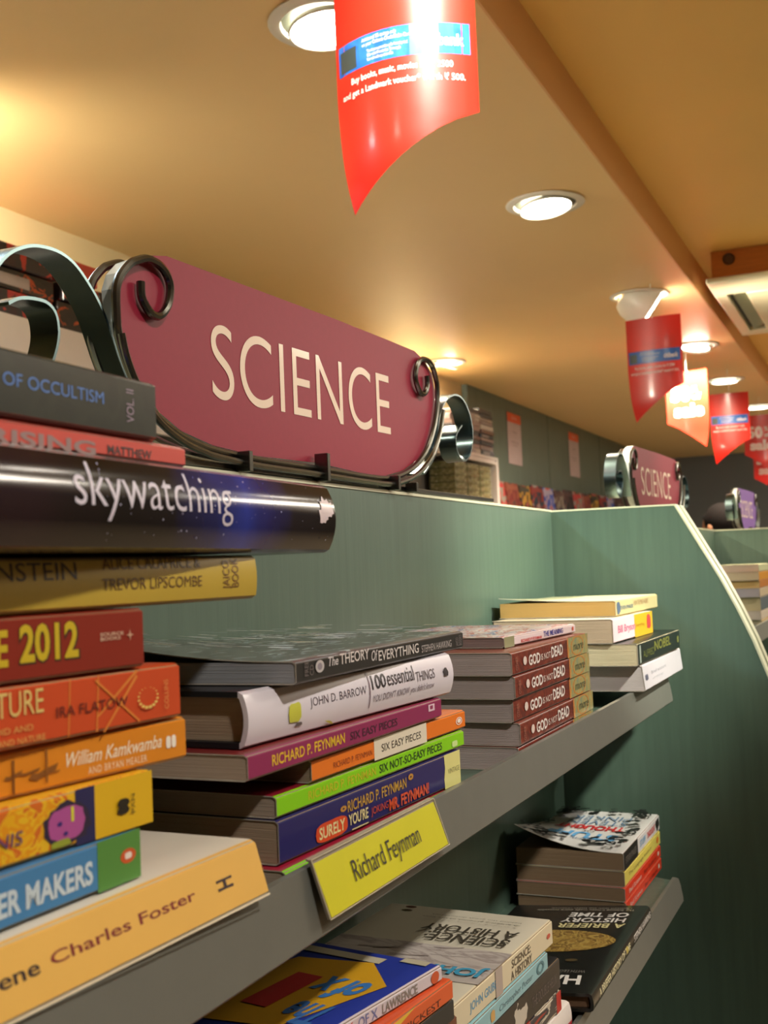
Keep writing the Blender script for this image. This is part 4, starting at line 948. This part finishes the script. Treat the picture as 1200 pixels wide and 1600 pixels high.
# face-out magazines on the wall rack
rk_ = empty('magazine_rack', Wp(27, 7.5, 1.15), 'dark ledge along the green boards holding face-out magazines', 'rack')
box_o('ledge', Wp(22, 7.25, 1.08)-rk_.location, Wp(41, 7.62, 1.15)-rk_.location, mat('dark_ledge', (50, 56, 52), .5), rk_)
box_o('ledge_lip', Wp(22, 7.25, 1.15)-rk_.location, Wp(41, 7.28, 1.2)-rk_.location, mat('dark_ledge', (50, 56, 52), .5), rk_)
pal = [[(150, 150, 140), (190, 60, 60), (90, 100, 80)], [(120, 40, 44), (150, 80, 60), (60, 50, 60)], [(200, 150, 60), (60, 60, 50), (190, 90, 80)], [(30, 60, 80), (150, 50, 50), (170, 160, 160)], [(60, 90, 190), (180, 170, 200), (206, 90, 90)], [(150, 140, 130), (90, 60, 60), (60, 60, 80)], [(40, 36, 40), (90, 60, 60), (60, 60, 66)]]
names = ['silver and red', 'maroon', 'amber and black', 'teal and red', 'bright blue and pink', 'grey-brown', 'nearly black']
x = 22.1; i = 0
while x < 40:
    p = pal[i % 7]; wdt = .75+.3*rnd.random(); hgt = .66+.012*(x-22)-.02*(i % 3)
    t = empty('magazine', Wp(x, 7.33, 1.152), '%s face-out magazine on the wall ledge, %s past the white shelving' % (names[i % 7], ['first', 'next', 'farther'][min(2, i//7)]), 'magazine', 'face-out magazines on the wall ledge')
    o = box_o('cover', (0, 0, 0), (wdt*U, .008, hgt*U), blotch('magazine_cover_%d' % (i % 7), p, 16, .4, .4), t, .001); o.rotation_euler.x = -.12
    o = box_o('masthead', (wdt*U*.1, -.0008, hgt*U*.78), (wdt*U*.9, 0, hgt*U*.92), ink(p[1]), t); o.rotation_euler.x = -.12
    x += wdt+.12; i += 1
# notices on the green boards
for (x0, x1_, z0, z1_, lbn) in ((24.02, 25.02, 2.28, 3.42, 'tall white notice with orange heading, nearer of two on the green boards'), (29.25, 30.25, 2.32, 3.48, 'tall white notice with orange heading, farther of two on the green boards')):
    t = empty('wall_notice', Wp(x0, YW-.13, z0), lbn, 'notice', 'notices on the green boards'); w_, h_ = (x1_-x0)*U, (z1_-z0)*U
    def sheetf(nm, a, b_, m, e):
        mapped(nm, RECT, lambda u, v: Vector(((a[0]+(b_[0]-a[0])*u)*w_, -.001-e-.006*math.sin(v*3)*.3, (a[1]+(b_[1]-a[1])*v)*h_)), m, t, (('v', 6),))
    box_o('paper', (0, -.001, 0), (w_, 0, h_), mat('notice_paper', (196, 178, 182), .5), t)
    box_o('heading_band', (0, -.0016, h_*.82), (w_, -.001, h_), mat('orange_print', (226, 90, 50), .4), t)
    for k, (zz, ww) in enumerate(((.62, .3), (.42, .5), (.36, .3))):
        mapped('lettering', text2d(['Sale', 'Great books', 'ask us'][k]), lambda u, v: Vector(((.5-ww/2+ww*u)*w_, -.0018, (zz+.035*v)*h_)), ink((120, 104, 110)), t)
    mapped('lettering', text2d('NEW'), lambda u, v: Vector(((.3+.4*u)*w_, -.0022, (.88+.06*v)*h_)), ink((240, 200, 190)), t)
# ================================================================ customer behind the bookcases
def person(x, y):
    h = 1.149*U+EYE
    t = empty('person', Wp(x, y, ZF), 'person with short dark hair and pale collar seen behind the far bookcase', 'person', None, math.radians(140))
    j = {'pel': (0, 0, .93), 'spi': (0, .01, 1.15), 'che': (0, .0, 1.33), 'nek': (0, .01, 1.47), 'nk2': (0, -.01, 1.52),
         'sl': (.17, 0, 1.39), 'el': (.22, .02, 1.12), 'wl': (.20, -.12, .93), 'hl': (.19, -.17, .87), 'sr': (-.17, 0, 1.39), 'er': (-.22, .02, 1.12), 'wr': (-.20, -.12, .93), 'hr': (-.19, -.17, .87),
         'pl': (.09, 0, .88), 'kl': (.10, -.01, .48), 'al': (.10, .02, .09), 'fl': (.11, -.15, .03), 'pr': (-.09, 0, .88), 'kr': (-.10, -.01, .48), 'ar': (-.10, .02, .09), 'fr': (-.11, -.15, .03)}
    r = dict(pel=.14, spi=.13, che=.15, nek=.06, nk2=.055, sl=.06, el=.042, wl=.03, hl=.035, sr=.06, er=.042, wr=.03, hr=.035, pl=.09, kl=.06, al=.04, fl=.03, pr=.09, kr=.06, ar=.04, fr=.03)
    E = [('pel', 'spi'), ('spi', 'che'), ('che', 'nek'), ('nek', 'nk2'), ('che', 'sl'), ('sl', 'el'), ('el', 'wl'), ('wl', 'hl'), ('che', 'sr'), ('sr', 'er'), ('er', 'wr'), ('wr', 'hr'), ('pel', 'pl'), ('pl', 'kl'), ('kl', 'al'), ('al', 'fl'), ('pel', 'pr'), ('pr', 'kr'), ('kr', 'ar'), ('ar', 'fr')]
    K = list(j); me = bpy.data.meshes.new('body'); me.from_pydata([j[k] for k in K], [(K.index(a), K.index(b_)) for a, b_ in E], [])
    o = bpy.data.objects.new('body', me); C.objects.link(o)
    md = o.modifiers.new('s', 'SKIN'); sb = o.modifiers.new('u', 'SUBSURF'); sb.levels = 2; sb.render_levels = 2
    for i, k in enumerate(K):
        me.skin_vertices[0].data[i].radius = (r[k], r[k]*(.72 if k in ('spi', 'che', 'pel') else 1))
    me.skin_vertices[0].data[0].use_root = True
    bpy.context.view_layer.update()
    dg = bpy.context.evaluated_depsgraph_get(); m2 = bpy.data.meshes.new_from_object(o.evaluated_get(dg)); bpy.data.objects.remove(o)
    skin = mat('brown_skin', (150, 104, 78), .55); shirt = mat('pale_shirt_cloth', (196, 186, 190), .8); tr = mat('dark_trouser_cloth', (40, 42, 56), .8)
    for m in (shirt, tr, skin): m2.materials.append(m)
    for p in m2.polygons:
        p.use_smooth = True; z = p.center.z; p.material_index = 1 if z < .95 and abs(p.center.x) < .17 and p.center.y > -.1 or z < .8 else (2 if z > 1.48 or (z < .95) else 0)
    link(bpy.data.objects.new('body', m2), t)
    def ell(nm, c, s, m, cut=None, seg=20):
        bm = bmesh.new(); bmesh.ops.create_uvsphere(bm, u_segments=seg, v_segments=14, radius=1)
        for v in bm.verts:
            q = v.co
            if cut: q = cut(q)
            v.co = Vector((q.x*s[0]+c[0], q.y*s[1]+c[1], q.z*s[2]+c[2]))
        return bm_obj(nm, bm, m, t, True)
    hc = h-.115
    def face(q):
        q = q.copy()
        if q.z < 0: q.x *= 1+q.z*.28; q.y *= 1+q.z*.12
        if q.y < -.8 and abs(q.x) < .25 and -.35 < q.z < .1: q.y -= .18
        return q
    ell('head', (0, -.02, hc), (.075, .095, .112), skin, face)
    def hair(q):
        q = q.copy()
        if q.y < -.35 and q.z < .35: q.z = max(q.z, .35); q.y = max(q.y, -.8)
        return q
    ell('hair', (0, .0, hc+.02), (.086, .104, .104), mat('black_hair', (18, 14, 14), .85, var=.2, scale=90, spec=.1), hair)
    for s_ in (-1, 1):
        ell('ear', (s_*.08, .0, hc-.01), (.012, .02, .032), skin); ell('eye', (s_*.03, -.108, hc+.0), (.012, .008, .008), mat('dark_eye', (20, 16, 16), .2))
    ell('mouth', (0, -.112, hc-.058), (.022, .006, .006), mat('lip_skin', (130, 66, 60), .5))
person(25, 3.28)
